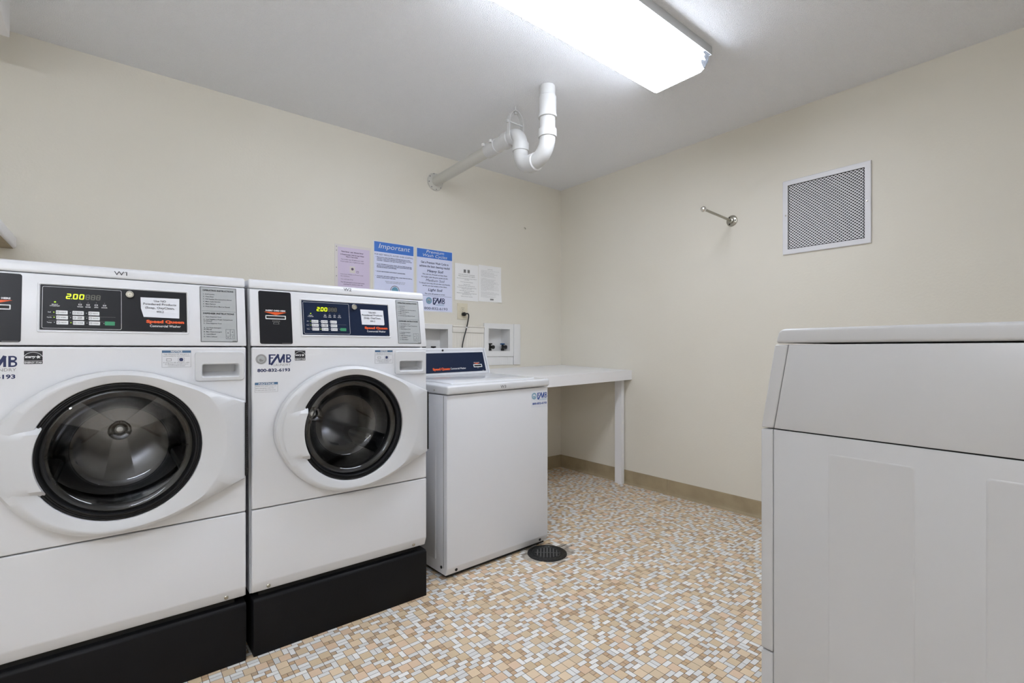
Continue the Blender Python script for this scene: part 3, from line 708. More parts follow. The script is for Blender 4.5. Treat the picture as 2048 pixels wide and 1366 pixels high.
# console
KC = 0.41
def cz(x, z, o=0.0):
    return (x, 0.504 + KC * (z - 0.915) - o * 0.925, z + o * 0.38)
zb_ = lambda x: 0.9075 + 0.0125 * x
bm = bmesh.new(); prof = [(0.504, 0.0), (0.560, 0.137), (0.558, 0.150), (0.568, 0.157), (0.600, 0.157), (0.66, 0.10), (0.66, 0.0)]
a = [bm.verts.new((0.008, y, zb_(0.008) + z)) for y, z in prof]; b = [bm.verts.new((0.648, y, zb_(0.648) + z)) for y, z in prof]
bm.faces.new(a); bm.faces.new(b[::-1])
for i in range(len(prof)): bm.faces.new([a[i], b[i], b[(i + 1) % len(prof)], a[(i + 1) % len(prof)]])
bmesh.ops.recalc_face_normals(bm, faces=bm.faces); bmesh.ops.bevel(bm, geom=bm.edges[:], offset=0.004, segments=2, profile=0.5, affect='EDGES')
con = bm_obj('console', bm, 'enamel', t)
blue = [(0.020, 0.9220), (0.628, 0.9292), (0.6355, 1.0435), (0.020, 1.0340)]
v = [cz(x, z, 0.0) for x, z in blue] + [cz(x, z, 0.0012) for x, z in blue]
obj('console_panel', v, [(3, 2, 1, 0), (4, 5, 6, 7), (0, 1, 5, 4), (1, 2, 6, 5), (2, 3, 7, 6), (3, 0, 4, 7)], 'panel_navy', con, label='navy console panel')
sl = lambda x, z: cz(x, z + 0.0125 * (x - 0.3), 0.0016)
L = [('Speed Queen', 0.2464, 0.9400, 0.0130, 0.118, 'l', 0.06, 0, 1), ('Commercial Washer', 0.3690, 0.9410, 0.0108, 0.110, 'l', 0.01),
     ('INSERT CARD HERE', 0.5685, 0.9755, 0.0028, 0.042, 'c', 0.03)]
ex = [([(0.542, 0.9738), (0.5685, 0.9675), (0.595, 0.9738)], 1)] + rect_poly(0.6, 0.612, 0.9275, 0.9287, 0) + rect_poly(0.564, 0.578, 0.9425, 0.9455, 2)
lettering('panel_lettering', L, ['white_ink', 'orange', 'faint_ink'], con, sl, extra=ex)
def rr3(x0, x1, z0, z1, r, o): return [cz(x, z + 0.0125 * (x - 0.3), o) for x, z in rrect(x0, x1, z0, z1, r)]
loft('card_slot', [rr3(0.5400, 0.6040, 0.9478, 0.9655, 0.002, 0.001), rr3(0.5400, 0.6040, 0.9478, 0.9655, 0.002, 0.004), rr3(0.5435, 0.6005, 0.9513, 0.9620, 0.001, 0.004), rr3(0.5440, 0.6, 0.9518, 0.9615, 0.001, 0.002)], 'white_ink', con)
loft('slot_mouth', [rr3(0.5440, 0.6, 0.9515, 0.9618, 0.001, 0.001), rr3(0.5440, 0.6, 0.9515, 0.9618, 0.001, 0.0022)], 'dark', con, False, True, False)
lathe('bolt', [(0.0065, 0.004), (0.0065, -0.002), (0, -0.003)], (0.342, 0.560, 1.0545), 'dark', con, n=14)
# rounded end posts of the console
tube('console_end', [(0.650, 0.502, 0.912), (0.650, 0.553, 1.050), (0.650, 0.560, 1.066)], 0.0065, 'plastic', con, n=12)
tube('console_end', [(0.006, 0.502, 0.905), (0.006, 0.553, 1.043), (0.006, 0.560, 1.058)], 0.0065, 'plastic', con, n=12)

# ---------------------------------------------------------------- dryer in the right foreground
rz = math.radians(180 - 2.7); ax = Vector((math.cos(rz), math.sin(rz), 0)); WD = 0.683
Pc = Vector((-1.944, -2.619, 0)); root = Pc - ax * WD
t = thing('dryer', 'white clothes dryer seen from its blank side, filling the right foreground', 'dryer', root, rz)
kd = lambda y, z: (y + (0.161 * (z - 0.8718) if z > 0.8718 else 0), z)
def dprism(name, prof, x0, x1, m, bev, parent=t): return prism(name, prof, x0, x1, m, parent, bev, 3)
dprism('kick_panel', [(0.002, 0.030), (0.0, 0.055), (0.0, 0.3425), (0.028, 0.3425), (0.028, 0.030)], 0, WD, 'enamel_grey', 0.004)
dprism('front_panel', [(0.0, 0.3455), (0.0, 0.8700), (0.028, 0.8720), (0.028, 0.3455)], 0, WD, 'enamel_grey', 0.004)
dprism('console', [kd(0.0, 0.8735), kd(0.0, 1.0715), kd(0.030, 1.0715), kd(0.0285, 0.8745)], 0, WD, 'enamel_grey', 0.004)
box('core', 0.012, WD - 0.006, 0.0305 + 0.006, 0.700, 0.03, 1.071, 'dark', t, fn=lambda x, y, z: (x, y + (0.034 if (z > 1 and y < 0.1) else 0), z))
for x in (0.0, WD - 0.004):
    x1 = x + 0.004
    bm = bmesh.new()
    sp = [(0.0295, 0.030), (0.0295, 0.8720), (0.710, 0.8720), (0.710, 0.030)]
    va = [bm.verts.new((x, y, z)) for y, z in sp]; vb = [bm.verts.new((x1, y, z)) for y, z in sp]
    bm.faces.new(va); bm.faces.new(vb[::-1])
    for i in range(4): bm.faces.new([va[i], vb[i], vb[(i + 1) % 4], va[(i + 1) % 4]])
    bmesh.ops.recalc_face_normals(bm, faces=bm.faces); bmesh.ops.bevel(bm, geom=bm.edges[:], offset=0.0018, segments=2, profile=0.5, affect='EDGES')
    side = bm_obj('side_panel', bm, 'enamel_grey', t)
    if x > 0.1:
        for y0, y1 in ((0.1452, 0.2938), (0.3934, 0.542)):
            loft('embossed_field', [[(x1 + o, a, b) for a, b in rrect(y0 + i, y1 - i, 0.12 + i, 0.8345 - i, 0.006)] for o, i in ((0.0, 0.0), (0.0011, 0.0020), (0.0012, 0.0035))], 'enamel_grey', side, False, True)
    prism('console_side', [kd(0.0300, 0.8745), kd(0.0315, 1.0715), (0.710, 1.0715), (0.710, 0.8745)], x, x1, 'enamel_grey', t, 0.0018, 2)
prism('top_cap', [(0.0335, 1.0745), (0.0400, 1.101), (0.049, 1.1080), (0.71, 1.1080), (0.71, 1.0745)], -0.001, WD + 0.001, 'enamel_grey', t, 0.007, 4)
cc = (0.34, 0, 0.60)
dd = lathe('door', [(0.225, 0.0), (0.225, -0.018), (0.215, -0.026), (0.10, -0.028), (0.001, -0.028)], cc, 'plastic', t, n=64)
box('door_handle', 0.50, 0.53, -0.045, -0.02, 0.53, 0.67, 'plastic', dd, 0.006)
box('control_plate', 0.17, 0.51, 0.004, 0.012, 0.91, 1.04, 'panel_black', t, 0.001, fn=lambda x, y, z: (x, y - 0.006 + 0.161 * (z - 0.8718), z))

# ---------------------------------------------------------------- folding table in the corner
TZ = lambda x, y: 0.921 + 0.019 * x + 0.030 * y
t = thing('folding_table', 'white laminate folding counter with one square leg in the far corner', 'table', (-0.05, -0.72, 0))
ox, oy = 0.05, 0.72
def tfn(th): return lambda x, y, z: (x + ox, y + oy, TZ(x, y) - th * (1 - z))
box('tabletop', -1.06, -0.001, -0.780, -0.001, 0, 1, 'laminate', t, fn=tfn(0.020))
box('front_apron', -1.06, -0.001, -0.785, -0.7805, 0, 1, 'laminate', t, fn=lambda x, y, z: (x + ox, y + oy, TZ(x, y) - 0.0008 - 0.0725 * (1 - z)))
box('rear_cleat', -1.06, -0.002, -0.030, -0.002, 0, 1, 'trimwhite', t, fn=lambda x, y, z: (x + ox, y + oy, TZ(x, y) - 0.0205 - 0.050 * (1 - z)))
box('leg', -0.054, -0.0215, -0.726, -0.660, 0.0, 1, 'laminate', t, 0, fn=lambda x, y, z: (x + ox, y + oy, z if z == 0 else TZ(x, y) - 0.0205))
box('leg', -1.055, -0.995, -0.726, -0.660, 0.0, 1, 'laminate', t, 0, fn=lambda x, y, z: (x + ox, y + oy, z if z == 0 else TZ(x, y) - 0.0205))

# ---------------------------------------------------------------- plumbing panel, valve boxes, trim on the left wall
def bead(name, x0, x1, z0, z1, m, top=None):
    prof = []; n = int((x1 - x0) / 0.02); V, F = [], []
    step = (x1 - x0) / n
    for i in range(n):
        a = x0 + i * step
        prof += [(a + 0.0009, -0.007), (a + step - 0.0009, -0.007), (a + step, -0.0060)]
    prof = [(x0, -0.0005), (x0, -0.0060)] + prof + [(x1, -0.0005)]
    k = len(prof)
    V = [(x, y, z0) for x, y in prof] + [(x, y, z1) for x, y in prof]
    F = [(i, (i + 1) % k, k + (i + 1) % k, k + i) for i in range(k)] + [tuple(range(k)), tuple(range(k, 2 * k))[::-1]]
    return structure(obj(name, V, F, m))
bead('trim_1', -1.165, -0.868, 0.935, 1.188, 'trimcream')
bead('trim_2', -0.867, -0.566, 0.935, 1.002, 'trimwhite')
structure(box('trim_3', -1.163, -0.869, -0.014, -0.0005, 1.190, 1.232, 'trimcream', None, 0.003))
structure(box('trim_4', -1.163, -0.869, -0.020, -0.0005, 1.2325, 1.243, 'trimcream', None, 0.003))
structure(box('trim_5', -0.564, -0.493, -0.016, -0.0005, 0.935, 1.272, 'trimwhite', None, 0.002))

def valve_box(label, x0, x1, z0, z1, ix0, ix1, iz0, iz1, valves):
    t = thing('washer_valve_box', label, 'valve box', ((x0 + x1) / 2, 0, (z0 + z1) / 2), 0, 'recessed valve boxes behind the top-load washer')
    cx, czz = (x0 + x1) / 2, (z0 + z1) / 2
    def r(a0, a1, b0, b1, y): return [(p - cx, y, q - czz) for p, q in ((a0, b0), (a1, b0), (a1, b1), (a0, b1))]
    loft('frame', [r(x0, x1, z0, z1, -0.0005), r(x0, x1, z0, z1, -0.014), r(x0 + .002, x1 - .002, z0 + .002, z1 - .002, -0.016), r(ix0, ix1, iz0, iz1, -0.016), r(ix0, ix1, iz0, iz1, 0.0)], 'trimwhite', t, smooth=False)
    loft('recess', [r(ix0 + .0003, ix1 - .0003, iz0 + .0003, iz1 - .0003, -0.001), r(ix0 + .0003, ix1 - .0003, iz0 + .0003, iz1 - .0003, 0.100)], 'trimwhite', t, False, True, False)
    for vx, vz, hm in valves:
        X, Z = vx - cx, vz - czz
        vb = tube('valve', [(X, 0.062, iz0 - czz + 0.002), (X, 0.062, Z + 0.018)], 0.0085, 'black_plastic', t, n=12)
        p = [tube_data([(X, 0.062, Z), (X + 0.004, 0.028, Z - 0.002)], [0.012, 0.012], 14), tube_data([(X + 0.004, 0.030, Z - 0.002), (X + 0.005, 0.020, Z - 0.003)], [0.0155, 0.0155], 14), tube_data([(X, 0.062, iz0 - czz + 0.002), (X, 0.062, iz0 - czz + 0.02)], 0.013, 12)]
        v, f = join_data(p); obj('hose_outlet', v, f, 'black_plastic', vb, True)
        box('valve_handle', X - 0.018, X + 0.018, 0.052, 0.072, Z + 0.018, Z + 0.030, hm, vb, 0.003)
valve_box('square white valve box with two taps, right one next to the white strip', -0.867, -0.567, 1.003, 1.270, -0.826, -0.607, 1.048, 1.228, [(-0.755, 1.082, 'black_plastic'), (-0.625, 1.082, 'blue_plastic')])
valve_box('white valve box half hidden behind the W2 washer, below the premium wash poster', -1.466, -1.166, 0.985, 1.249, -1.424, -1.205, 1.022, 1.212, [(-1.37, 1.055, 'black_plastic'), (-1.285, 1.055, 'black_plastic')])

# outlet, plug and cord
t = thing('electrical_outlet', 'almond double outlet plate with a black plug in its lower socket', 'outlet', (-1.067, 0, 1.353))
o = loft('cover_plate', [[(x, y, z) for x, z in rrect(-0.046 + i, 0.046 - i, -0.0625 + i, 0.0625 - i, 0.004)] for y, i in ((0, 0), (-0.004, 0), (-0.0065, 0.004))], 'outlet', t, False, True)
for dz in (0.022, -0.022):
    s = loft('socket', [[(x, y, z + dz) for x, z in rrect(-0.017, 0.017, -0.0135, 0.0135, 0.008)] for y in (-0.006, -0.0085)], 'outlet', t, False, True)
    bm = bmesh.new()
    for a in ((-0.0085, -0.0060, 0.001 + dz, 0.009 + dz), (0.0060, 0.0085, 0.002 + dz, 0.008 + dz), (-0.0022, 0.0022, -0.009 + dz, -0.0045 + dz)): add_box(bm, a[0], a[1], -0.0088, -0.0080, a[2], a[3])
    bm_obj('slots', bm, 'dark', s, False)
lathe('screw', [(0.003, -0.006), (0.003, -0.0075), (0, -0.008)], (0, 0, 0), 'aged', t, n=10)
t = thing('power_cord', 'black power cord hanging from the wall outlet down behind the top-load washer', 'cord', (-1.062, -0.012, 1.331))
pl = [tube_data([(-0.005, 0.0025, 0), (-0.003, -0.018, 0.0), (0.000, -0.026, 0.001)], [0.014, 0.0155, 0.011], 14)]
v, f = join_data(pl); obj('plug', v, f, 'black_plastic', t, True)
cp = smooth_path([(0.000, -0.020, 0.001), (0.018, -0.028, 0.004), (0.030, -0.024, -0.012), (0.027, -0.018, -0.055), (0.012, -0.020, -0.11), (-0.020, -0.030, -0.19), (-0.043, -0.045, -0.262), (-0.060, -0.09, -0.34), (-0.075, -0.15, -0.42), (-0.085, -0.2, -0.55), (-0.085, -0.26, -0.75)], 6)
tube('cable', cp, 0.0048, 'black_plastic', t, n=10)
tube('cord_tag', [(0.0150, -0.0195, -0.098), (0.0125, -0.0198, -0.108)], 0.0066, 'white_ink', t, n=10, label='white tag on the cord')

# ---------------------------------------------------------------- papers and posters
def sheet(name, label, cat, x0, x1, z0, z1, m, th=0.0012, group=None, y=0.0, curl=None):
    t = thing(name, label, cat, ((x0 + x1) / 2, y, (z0 + z1) / 2), 0, group)
    hx, hz = (x1 - x0) / 2, (z1 - z0) / 2; n = 14; V, F = [], []
    for s in (0, 1):
        for i in range(n + 1):
            for j in range(n + 1):
                u, w_ = i / n, j / n; c_ = 0.0
                if curl: c_ = curl(u, w_)
                V.append((-hx + 2 * hx * u, -0.0004 - c_ - s * th, -hz + 2 * hz * w_))
    q = (n + 1) ** 2
    for i in range(n):
        for j in range(n):
            a = i * (n + 1) + j; F += [(a, a + 1, a + n + 2, a + n + 1), (q + a, q + a + n + 1, q + a + n + 2, q + a + 1)]
    for i in range(n):
        for a, b in ((i * (n + 1), (i + 1) * (n + 1)), (i * (n + 1) + n, (i + 1) * (n + 1) + n), (i, i + 1), (n * (n + 1) + i, n * (n + 1) + i + 1)): F.append((a, b, q + b, q + a))
    obj('paper' if cat != 'sleeve' else 'backing', V, F, m, t)
    fn = lambda x, z, e=0.0004: (x - (x0 + x1) / 2, -0.0004 - th - e - (curl((x - x0) / (x1 - x0), (z - z0) / (z1 - z0)) if curl else 0), z - (z0 + z1) / 2)
    return t, fn

# Important poster
t, fn = sheet('poster', 'blue and white poster headed Important, its foot hidden behind the W2 washer', 'poster', -1.7880, -1.4780, 1.338, 1.8, 'poster_edge')
cx = -1.6315
ex = rect_poly(-1.7795, -1.4850, 1.345, 1.7945, 0) ; lettering('poster_field', [], 'paper_blue', t, fn, extra=ex)
lettering('title_band', [], 'band_blue', t, lambda x, z: fn(x, z, 0.0007), extra=rect_poly(-1.7795, -1.4850, 1.7265, 1.7945, 0))
L = [('Important', -1.630, 1.7520, 0.034, 0.236, 'c', 0.0, 0.22)]
lettering('title_lettering', L, 'white_ink', t, lambda x, z: fn(x, z, 0.0010))
L = [('FOR BEST RESULTS, AVOID OVER SOAPING', -1.6330, 1.7035, 0.0115, 0.286, 'c')]
rows = [('Please use low sudsing High Efficiency (HE) liquid detergent to reduce', 1.6870, 1), ('oversudsing. Follow dosing instructions and carefully measure. Do not use', 1.6765, 0), ('more than 1 tablespoon (1/8 cup) in front load washers.', 1.6660, 0),
        ('If using HE detergent packets, please only use ONE directly into', 1.6400, 1), ('the drum prior to loading laundry. DO NOT PLACE PODS INTO THE', 1.6295, 0), ('DRAWER OR FRONT LOAD MACHINE.', 1.6190, 0),
        ('DO NOT USE POWDERED SOAP IN FRONT LOAD MACHINES.', 1.5900, 1), ('Overloading will result in ineffective clean, creates detergent build up,', 1.5590, 1), ('laundry, mold and poor clean spin.', 1.5485, 0)]
wd = [0.252, 0.262, 0.218, 0.262, 0.262, 0.145, 0.212, 0.266, 0.138]
for (s, z, b_), w_ in zip(rows, wd): L.append((s, -1.7615, z, 0.0066, w_, 'l', 0.035))
for s, z, b_ in rows:
    if b_: L.append(('•', -1.7715, z, 0.0090, None, 'l'))
L += [('FRONT LOAD WASHERS USE 1/8 CUP', -1.6250, 1.5260, 0.0060, 0.150, 'c', 0, 0, 1), ('TOP LOAD WASHERS USE 1/4 CUP', -1.6250, 1.5165, 0.0060, 0.140, 'c', 0, 0, 1)]
ex = ring_polys(-1.628, 1.4700, 0.030, 0.034, 1) + disc_poly(-1.628, 1.4700, 0.025, 2)
for nm_, ls_ in (('heading_lettering', L[:1]), ('poster_lettering', L[1:-2]), ('footnote_lettering', L[-2:])):
    lettering(nm_, ls_, ['navy_ink', 'grey_ink', 'cyan_ink'], t, lambda x, z: fn(x, z, 0.0008))
lettering('emblem', [], ['navy_ink', 'grey_ink', 'cyan_ink'], t, lambda x, z: fn(x, z, 0.0008), extra=ex)
# Premium Wash Cycles poster
t, fn = sheet('poster', 'blue and white poster headed Premium Wash Cycles, above and left of the outlet', 'poster', -1.4640, -1.1560, 1.336, 1.798, 'poster_edge')
lettering('poster_field', [], 'paper_blue', t, fn, extra=rect_poly(-1.4570, -1.1610, 1.343, 1.7915, 0))
lettering('title_band', [], 'band_blue', t, lambda x, z: fn(x, z, 0.0007), extra=rect_poly(-1.4570, -1.1610, 1.7290, 1.7915, 0))
lettering('title_lettering', [('Premium', -1.3070, 1.7655, 0.0215, 0.150, 'c', 0, 0.22), ('Wash Cycles', -1.3070, 1.7375, 0.0215, 0.205, 'c', 0, 0.22)], 'white_ink', t, lambda x, z: fn(x, z, 0.0010))
L = [('Get a Premium Wash Cycle to', -1.309, 1.6880, 0.0160, 0.232, 'c', 0.02), ('achieve the best cleaning results!', -1.309, 1.6610, 0.0160, 0.256, 'c', 0.02),
     ('Heavy Soil', -1.306, 1.6270, 0.0190, 0.136, 'c', 0.018, 0.2), ('This cycle has a Prewash and Extra Rinse', -1.309, 1.6055, 0.0095, 0.208, 'c', 0.02), ('for tougher stains like grass, grease and dirt.', -1.309, 1.5855, 0.0095, 0.225, 'c', 0.02),
     ('Medium Soil', -1.306, 1.5580, 0.0190, 0.158, 'c', 0.0, 0.2), ('To help get more soap, dirt and odors out of laundry,', -1.309, 1.5400, 0.0095, 0.262, 'c', 0.02), ('use this cycle that includes an Extra Rinse.', -1.309, 1.5215, 0.0095, 0.205, 'c', 0.02),
     ('Light Soil', -1.306, 1.4890, 0.0190, 0.120, 'c', 0.018, 0.2), ('This cycle will operate as normal.', -1.309, 1.4640, 0.0095, 0.170, 'c', 0.02),
     ('800-832-6193', -1.3000, 1.3530, 0.0190, 0.195, 'c', 0.0)]
lettering('poster_lettering', L, 'navy_ink', t, lambda x, z: fn(x, z, 0.0008))
lettering('rule_line', [], 'navy_ink', t, lambda x, z: fn(x, z, 0.0008), extra=rect_poly(-1.450, -1.166, 1.4530, 1.4545, 0))
fmb_logo(t, -1.3840, 1.4180, 0.158, lambda x, z: fn(x, z, 0.0008), 'navy_ink', 'cyan_ink', 'cyan_ink', None)
# lilac notice in a plastic sleeve
t, fn = sheet('notice_sheet', 'lilac typed notice in a clear punched plastic sleeve, left of the Important poster', 'notice', -2.0450, -1.8040, 1.452, 1.742, 'sleeve', 0.0008)
lettering('lilac_paper', [], 'paper_purple', t, fn, extra=rect_poly(-2.0260, -1.8130, 1.458, 1.7250, 0))
L = [('Time Saver  and  Money Saver', -1.9300, 1.6940, 0.0070, 0.150, 'c', 0.04), ('A Front Loader Uses 2x Less Water', -1.9300, 1.6755, 0.0068, 0.160, 'c', 0.04), ('Than A Top Loader', -1.9330, 1.6625, 0.0068, 0.082, 'c', 0.04),
     ('Top Loader uses 30 gallons per wash', -1.9300, 1.6440, 0.0064, 0.152, 'c', 0.01), ('Front Loader uses 15 gallons per wash', -1.9300, 1.6300, 0.0064, 0.156, 'c', 0.01),
     ('Use Less Water in Front Load', -2.0080, 1.5480, 0.0060, 0.150, 'l', 0.01), ('the machines.', -2.0080, 1.5350, 0.0060, 0.060, 'l', 0.01), ('You could save 10 to', -2.0080, 1.5150, 0.0060, 0.082, 'l', 0.01), ('The HE detergent in front load cycles', -2.0080, 1.4960, 0.0064, 0.160, 'l', 0.02), ('washing the clothes with less', -1.9900, 1.4830, 0.0064, 0.130, 'l', 0.02)]
ex = rect_poly(-1.9480, -1.9120, 1.5620, 1.6060, 1) + disc_poly(-1.9300, 1.5880, 0.0085, 0, 14) + frame_poly(-1.9020, -1.8880, 1.5650, 1.5780, 0.002, 0)
lettering('notice_lettering', L, ['purple_ink', 'sleeve'], t, lambda x, z: fn(x, z, 0.0008), extra=ex)
ex = []
for z in (1.725, 1.700, 1.590, 1.535): ex += disc_poly(-2.0345, z, 0.0028, 0, 10)
lettering('punched_holes', [], 'grey_ink', t, lambda x, z: fn(x, z, 0.0006), extra=ex)
# two typed sheets
def typed(label, x0, x1, z0, z1, left):
    t, fn = sheet('typed_sheet', label, 'notice', x0, x1, z0, z1, 'paper', 0.0006, 'pair of typed sheets above the outlet',
                  curl=(lambda u, v: 0.003 * (1 - u) ** 2) if left else (lambda u, v: 0.010 * max(0, u - 0.75) * 4 * max(0, 0.3 - v) * 3.3 + 0.002 * u))
    rnd = random.Random(5 if left else 9); L, ex = [], []; cxx = (x0 + x1) / 2
    if left:
        ex = rect_poly(cxx - 0.030, cxx - 0.008, 1.652, 1.678, 1) + rect_poly(cxx + 0.006, cxx + 0.028, 1.652, 1.678, 1) + disc_poly(cxx + 0.017, 1.667, 0.007, 0) + disc_poly(cxx - 0.019, 1.667, 0.006, 2)
        for s, z, w_, h in (('Laundry Room Courtesy', 1.6360, 0.150, 0.0060), ('Please be considerate of your neighbors', 1.6230, 0.155, 0.0060), ('Remove all items from the washers and dryers when the', 1.6060, 0.185, 0.0045), ('cycle is done.', 1.5970, 0.045, 0.0045), ('Do not leave laundry unattended', 1.5790, 0.115, 0.0045),
                            ('Clean the lint filter', 1.5610, 0.065, 0.0045), ('Please leave the machines clean for the next user', 1.5500, 0.155, 0.0045), ('Do not wash rugs or shoes in these machines, they may', 1.5360, 0.180, 0.0045), ('damage the washer or dryer', 1.5270, 0.095, 0.0045),
                            ('If the machine does not work please call', 1.5120, 0.135, 0.0045), ('the number above', 1.5010, 0.050, 0.0045), ('Management is not responsible for lost or damaged items', 1.4930, 0.185, 0.0045), ('left in the laundry room', 1.4840, 0.085, 0.0045), ('Thank you for your cooperation', 1.4680, 0.110, 0.0045)):
            L.append((s, cxx, z, h, w_, 'c', 0.01))
    else:
        L.append(('Laundry Room Rules', cxx, 1.7000, 0.0050, 0.048, 'c', 0.01)); z = 1.694
        ww = ['machines', 'washers', 'should', 'be', 'clean', 'after', 'use', 'door', 'open', 'lint', 'dryer', 'soap', 'the', 'and', 'laundry', 'room', 'please', 'close', 'water', 'load']
        k = 0
        while z > 1.478:
            z -= 0.0068; k += 1
            if k in (9, 25): continue
            n_ = rnd.randint(7, 10) if k not in (2, 10, 24, 30) else 3
            s = ' '.join(rnd.choice(ww) for _ in range(n_)); L.append((s, x0 + 0.022, z, 0.0032, min(0.180, 0.0185 * n_), 'l'))
        ex = rect_poly(cxx + 0.0, cxx + 0.035, 1.456, 1.468, 1)
    lettering('typed_lettering', L, ['faint_ink' if not left else 'grey_ink', 'faint_ink', 'grey_ink'], t, lambda x, z: fn(x, z, 0.0006), extra=ex)
typed('white typed sheet with two small pictures at its head, right of the Premium poster', -1.1360, -0.9170, 1.438, 1.7200, True)
typed('white densely typed sheet with a curled lower corner, rightmost paper on the wall', -0.9140, -0.6900, 1.442, 1.7300, False)

# ---------------------------------------------------------------- drain pipe and trap
PX = -1.308
t = thing('drain_pipe', 'white drain pipe with a U trap running from the ceiling to the left wall', 'pipe', (PX, -0.6, 2.32))
q = lambda y, z: (0.0, y + 0.6, z - 2.32)
tube('iron_pipe', [q(0.0, 2.297), q(-0.72, 2.320)], 0.036, 'pipe_cream', t, 24, label='cream painted straight pipe')
v, f = join_data([tube_data([q(-0.0005, 2.296), q(-0.012, 2.296), q(-0.020, 2.296)], [0.066, 0.062, 0.045], 28)])
esc = obj('wall_flange', v, f, 'pipe_cream', t, True, label='chipped cream flange')
for k in range(9):
    a = 0.4 + k * 0.73; box('chip', -0.004 + 0.056 * math.cos(a), 0.003 + 0.056 * math.cos(a), 0.6 - 0.0155, 0.6 - 0.010, 2.296 - 2.32 + 0.056 * math.sin(a) - 0.003, 2.296 - 2.32 + 0.056 * math.sin(a) + 0.004, 'grey_ink', esc)
# rubber coupling with two band clamps
tube('coupling', [q(-0.655, 2.318), q(-0.66, 2.318), q(-0.76, 2.320), q(-0.765, 2.320)], [0.037, 0.046, 0.046, 0.037], 'pvc', t, 24)
for y in (-0.672, -0.748):
    cl_ = tube('band_clamp', [q(y - 0.005, 2.319), q(y - 0.005, 2.319), q(y + 0.005, 2.319)], [0.047, 0.0485, 0.0485], 'pvc', t, 24)
    box('clamp_screw', -0.055, -0.043, y + 0.6 - 0.009, y + 0.6 + 0.009, 2.331 - 2.32, 2.349 - 2.32, 'trimwhite', cl_, 0.002)
def bend(cy, cz_, R, a0, a1, n=12): return [q(cy + R * math.cos(math.radians(a0 + (a1 - a0) * i / n)), cz_ + R * math.sin(math.radians(a0 + (a1 - a0) * i / n))) for i in range(n + 1)]
# horizontal stub, elbow down
tube('upper_elbow', [q(-0.755, 2.320), q(-0.86, 2.322)] + bend(-0.905, 2.252, 0.072, 92, 180, 10) + [q(-0.978, 2.225)], 0.042, 'pvc', t, 24)
tube('hub', [q(-0.830, 2.321), q(-0.832, 2.321), q(-0.885, 2.322), q(-0.888, 2.322)], [0.043, 0.0485, 0.0485, 0.043], 'pvc', t, 24)
tube('hub', [q(-0.978, 2.263), q(-0.978, 2.261), q(-0.978, 2.215), q(-0.978, 2.213)], [0.043, 0.0485, 0.0485, 0.043], 'pvc', t, 24)
# the U
tube('trap_bend', [q(-0.978, 2.225)] + bend(-1.068, 2.205, 0.090, 0, -75, 9) + bend(-1.100, 2.222, 0.105, -90, -180, 12) + [q(-1.205, 2.250)], 0.043, 'pvc', t, 24)
tube('hub', [q(-1.052, 2.118), q(-1.054, 2.118), q(-1.112, 2.117), q(-1.115, 2.117)], [0.0435, 0.049, 0.050, 0.044], 'pvc', t, 24)
tube('riser', [q(-1.205, 2.240), q(-1.205, 2.499)], 0.042, 'pvc', t, 24)
tube('hub', [q(-1.205, 2.218), q(-1.205, 2.220), q(-1.205, 2.262), q(-1.205, 2.264)], [0.043, 0.050, 0.050, 0.043], 'pvc', t, 24)
tube('hub', [q(-1.205, 2.325), q(-1.205, 2.327), q(-1.205, 2.340), q(-1.205, 2.345), q(-1.205, 2.440), q(-1.205, 2.446)], [0.043, 0.0515, 0.0515, 0.048, 0.048, 0.043], 'pvc', t, 24)
# clevis hanger
t = thing('pipe_hanger', 'white clevis hanger strap holding the drain pipe under the ceiling', 'pipe hanger', (PX, -0.93, 2.499))
hy_, hz_ = 0.0, -0.179
strap = []
def strap_data(pts, w_, th):
    V, F = [], []
    for i, (x, z) in enumerate(pts):
        p0 = pts[max(i - 1, 0)]; p1 = pts[min(i + 1, len(pts) - 1)]; dx, dz = p1[0] - p0[0], p1[1] - p0[1]; L_ = math.hypot(dx, dz); nx_, nz_ = -dz / L_ * th / 2, dx / L_ * th / 2
        V += [(x + nx_, -w_ / 2, z + nz_), (x + nx_, w_ / 2, z + nz_), (x - nx_, w_ / 2, z - nz_), (x - nx_, -w_ / 2, z - nz_)]
    for i in range(len(pts) - 1):
        for k in range(4): F.append((i * 4 + k, i * 4 + (k + 1) % 4, i * 4 + 4 + (k + 1) % 4, i * 4 + 4 + k))
    F += [(0, 1, 2, 3), tuple(len(pts) * 4 - 4 + k for k in (3, 2, 1, 0))]
    return V, F
r_ = 0.0525
pts = [(r_ * math.cos(math.radians(a)), hz_ + r_ * math.sin(math.radians(a))) for a in range(0, -181, -12)]
up = [(r_, hz_ + 0.05), (r_ - 0.001, hz_ + 0.085), (0.040, -0.060), (0.014, -0.034)]
full = [(0.0, -0.0335)] + up[::-1] + pts + [(-x, z) for x, z in up] + [(0.0, -0.0335)]
full = [(p.x, p.y) for p in smooth_path([Vector((x, z)) for x, z in full], 3)]
v, f = strap_data(full, 0.026, 0.003); obj('strap', v, f, 'pvc', t)
tube('rod', [(0, 0, 0.0), (0, 0, -0.045)], 0.0045, 'pvc', t, 10)
tube('nut', [(0, 0, -0.040), (0, 0, -0.049)], 0.009, 'pvc', t, 6)
tube('cross_bolt', [(-r_ - 0.008, 0, hz_ + 0.074), (r_ + 0.008, 0, hz_ + 0.074)], 0.0045, 'pvc', t, 10)
tube('bolt_head', [(-r_ - 0.014, 0, hz_ + 0.074), (-r_ - 0.003, 0, hz_ + 0.074)], 0.0095, 'pvc', t, 6)

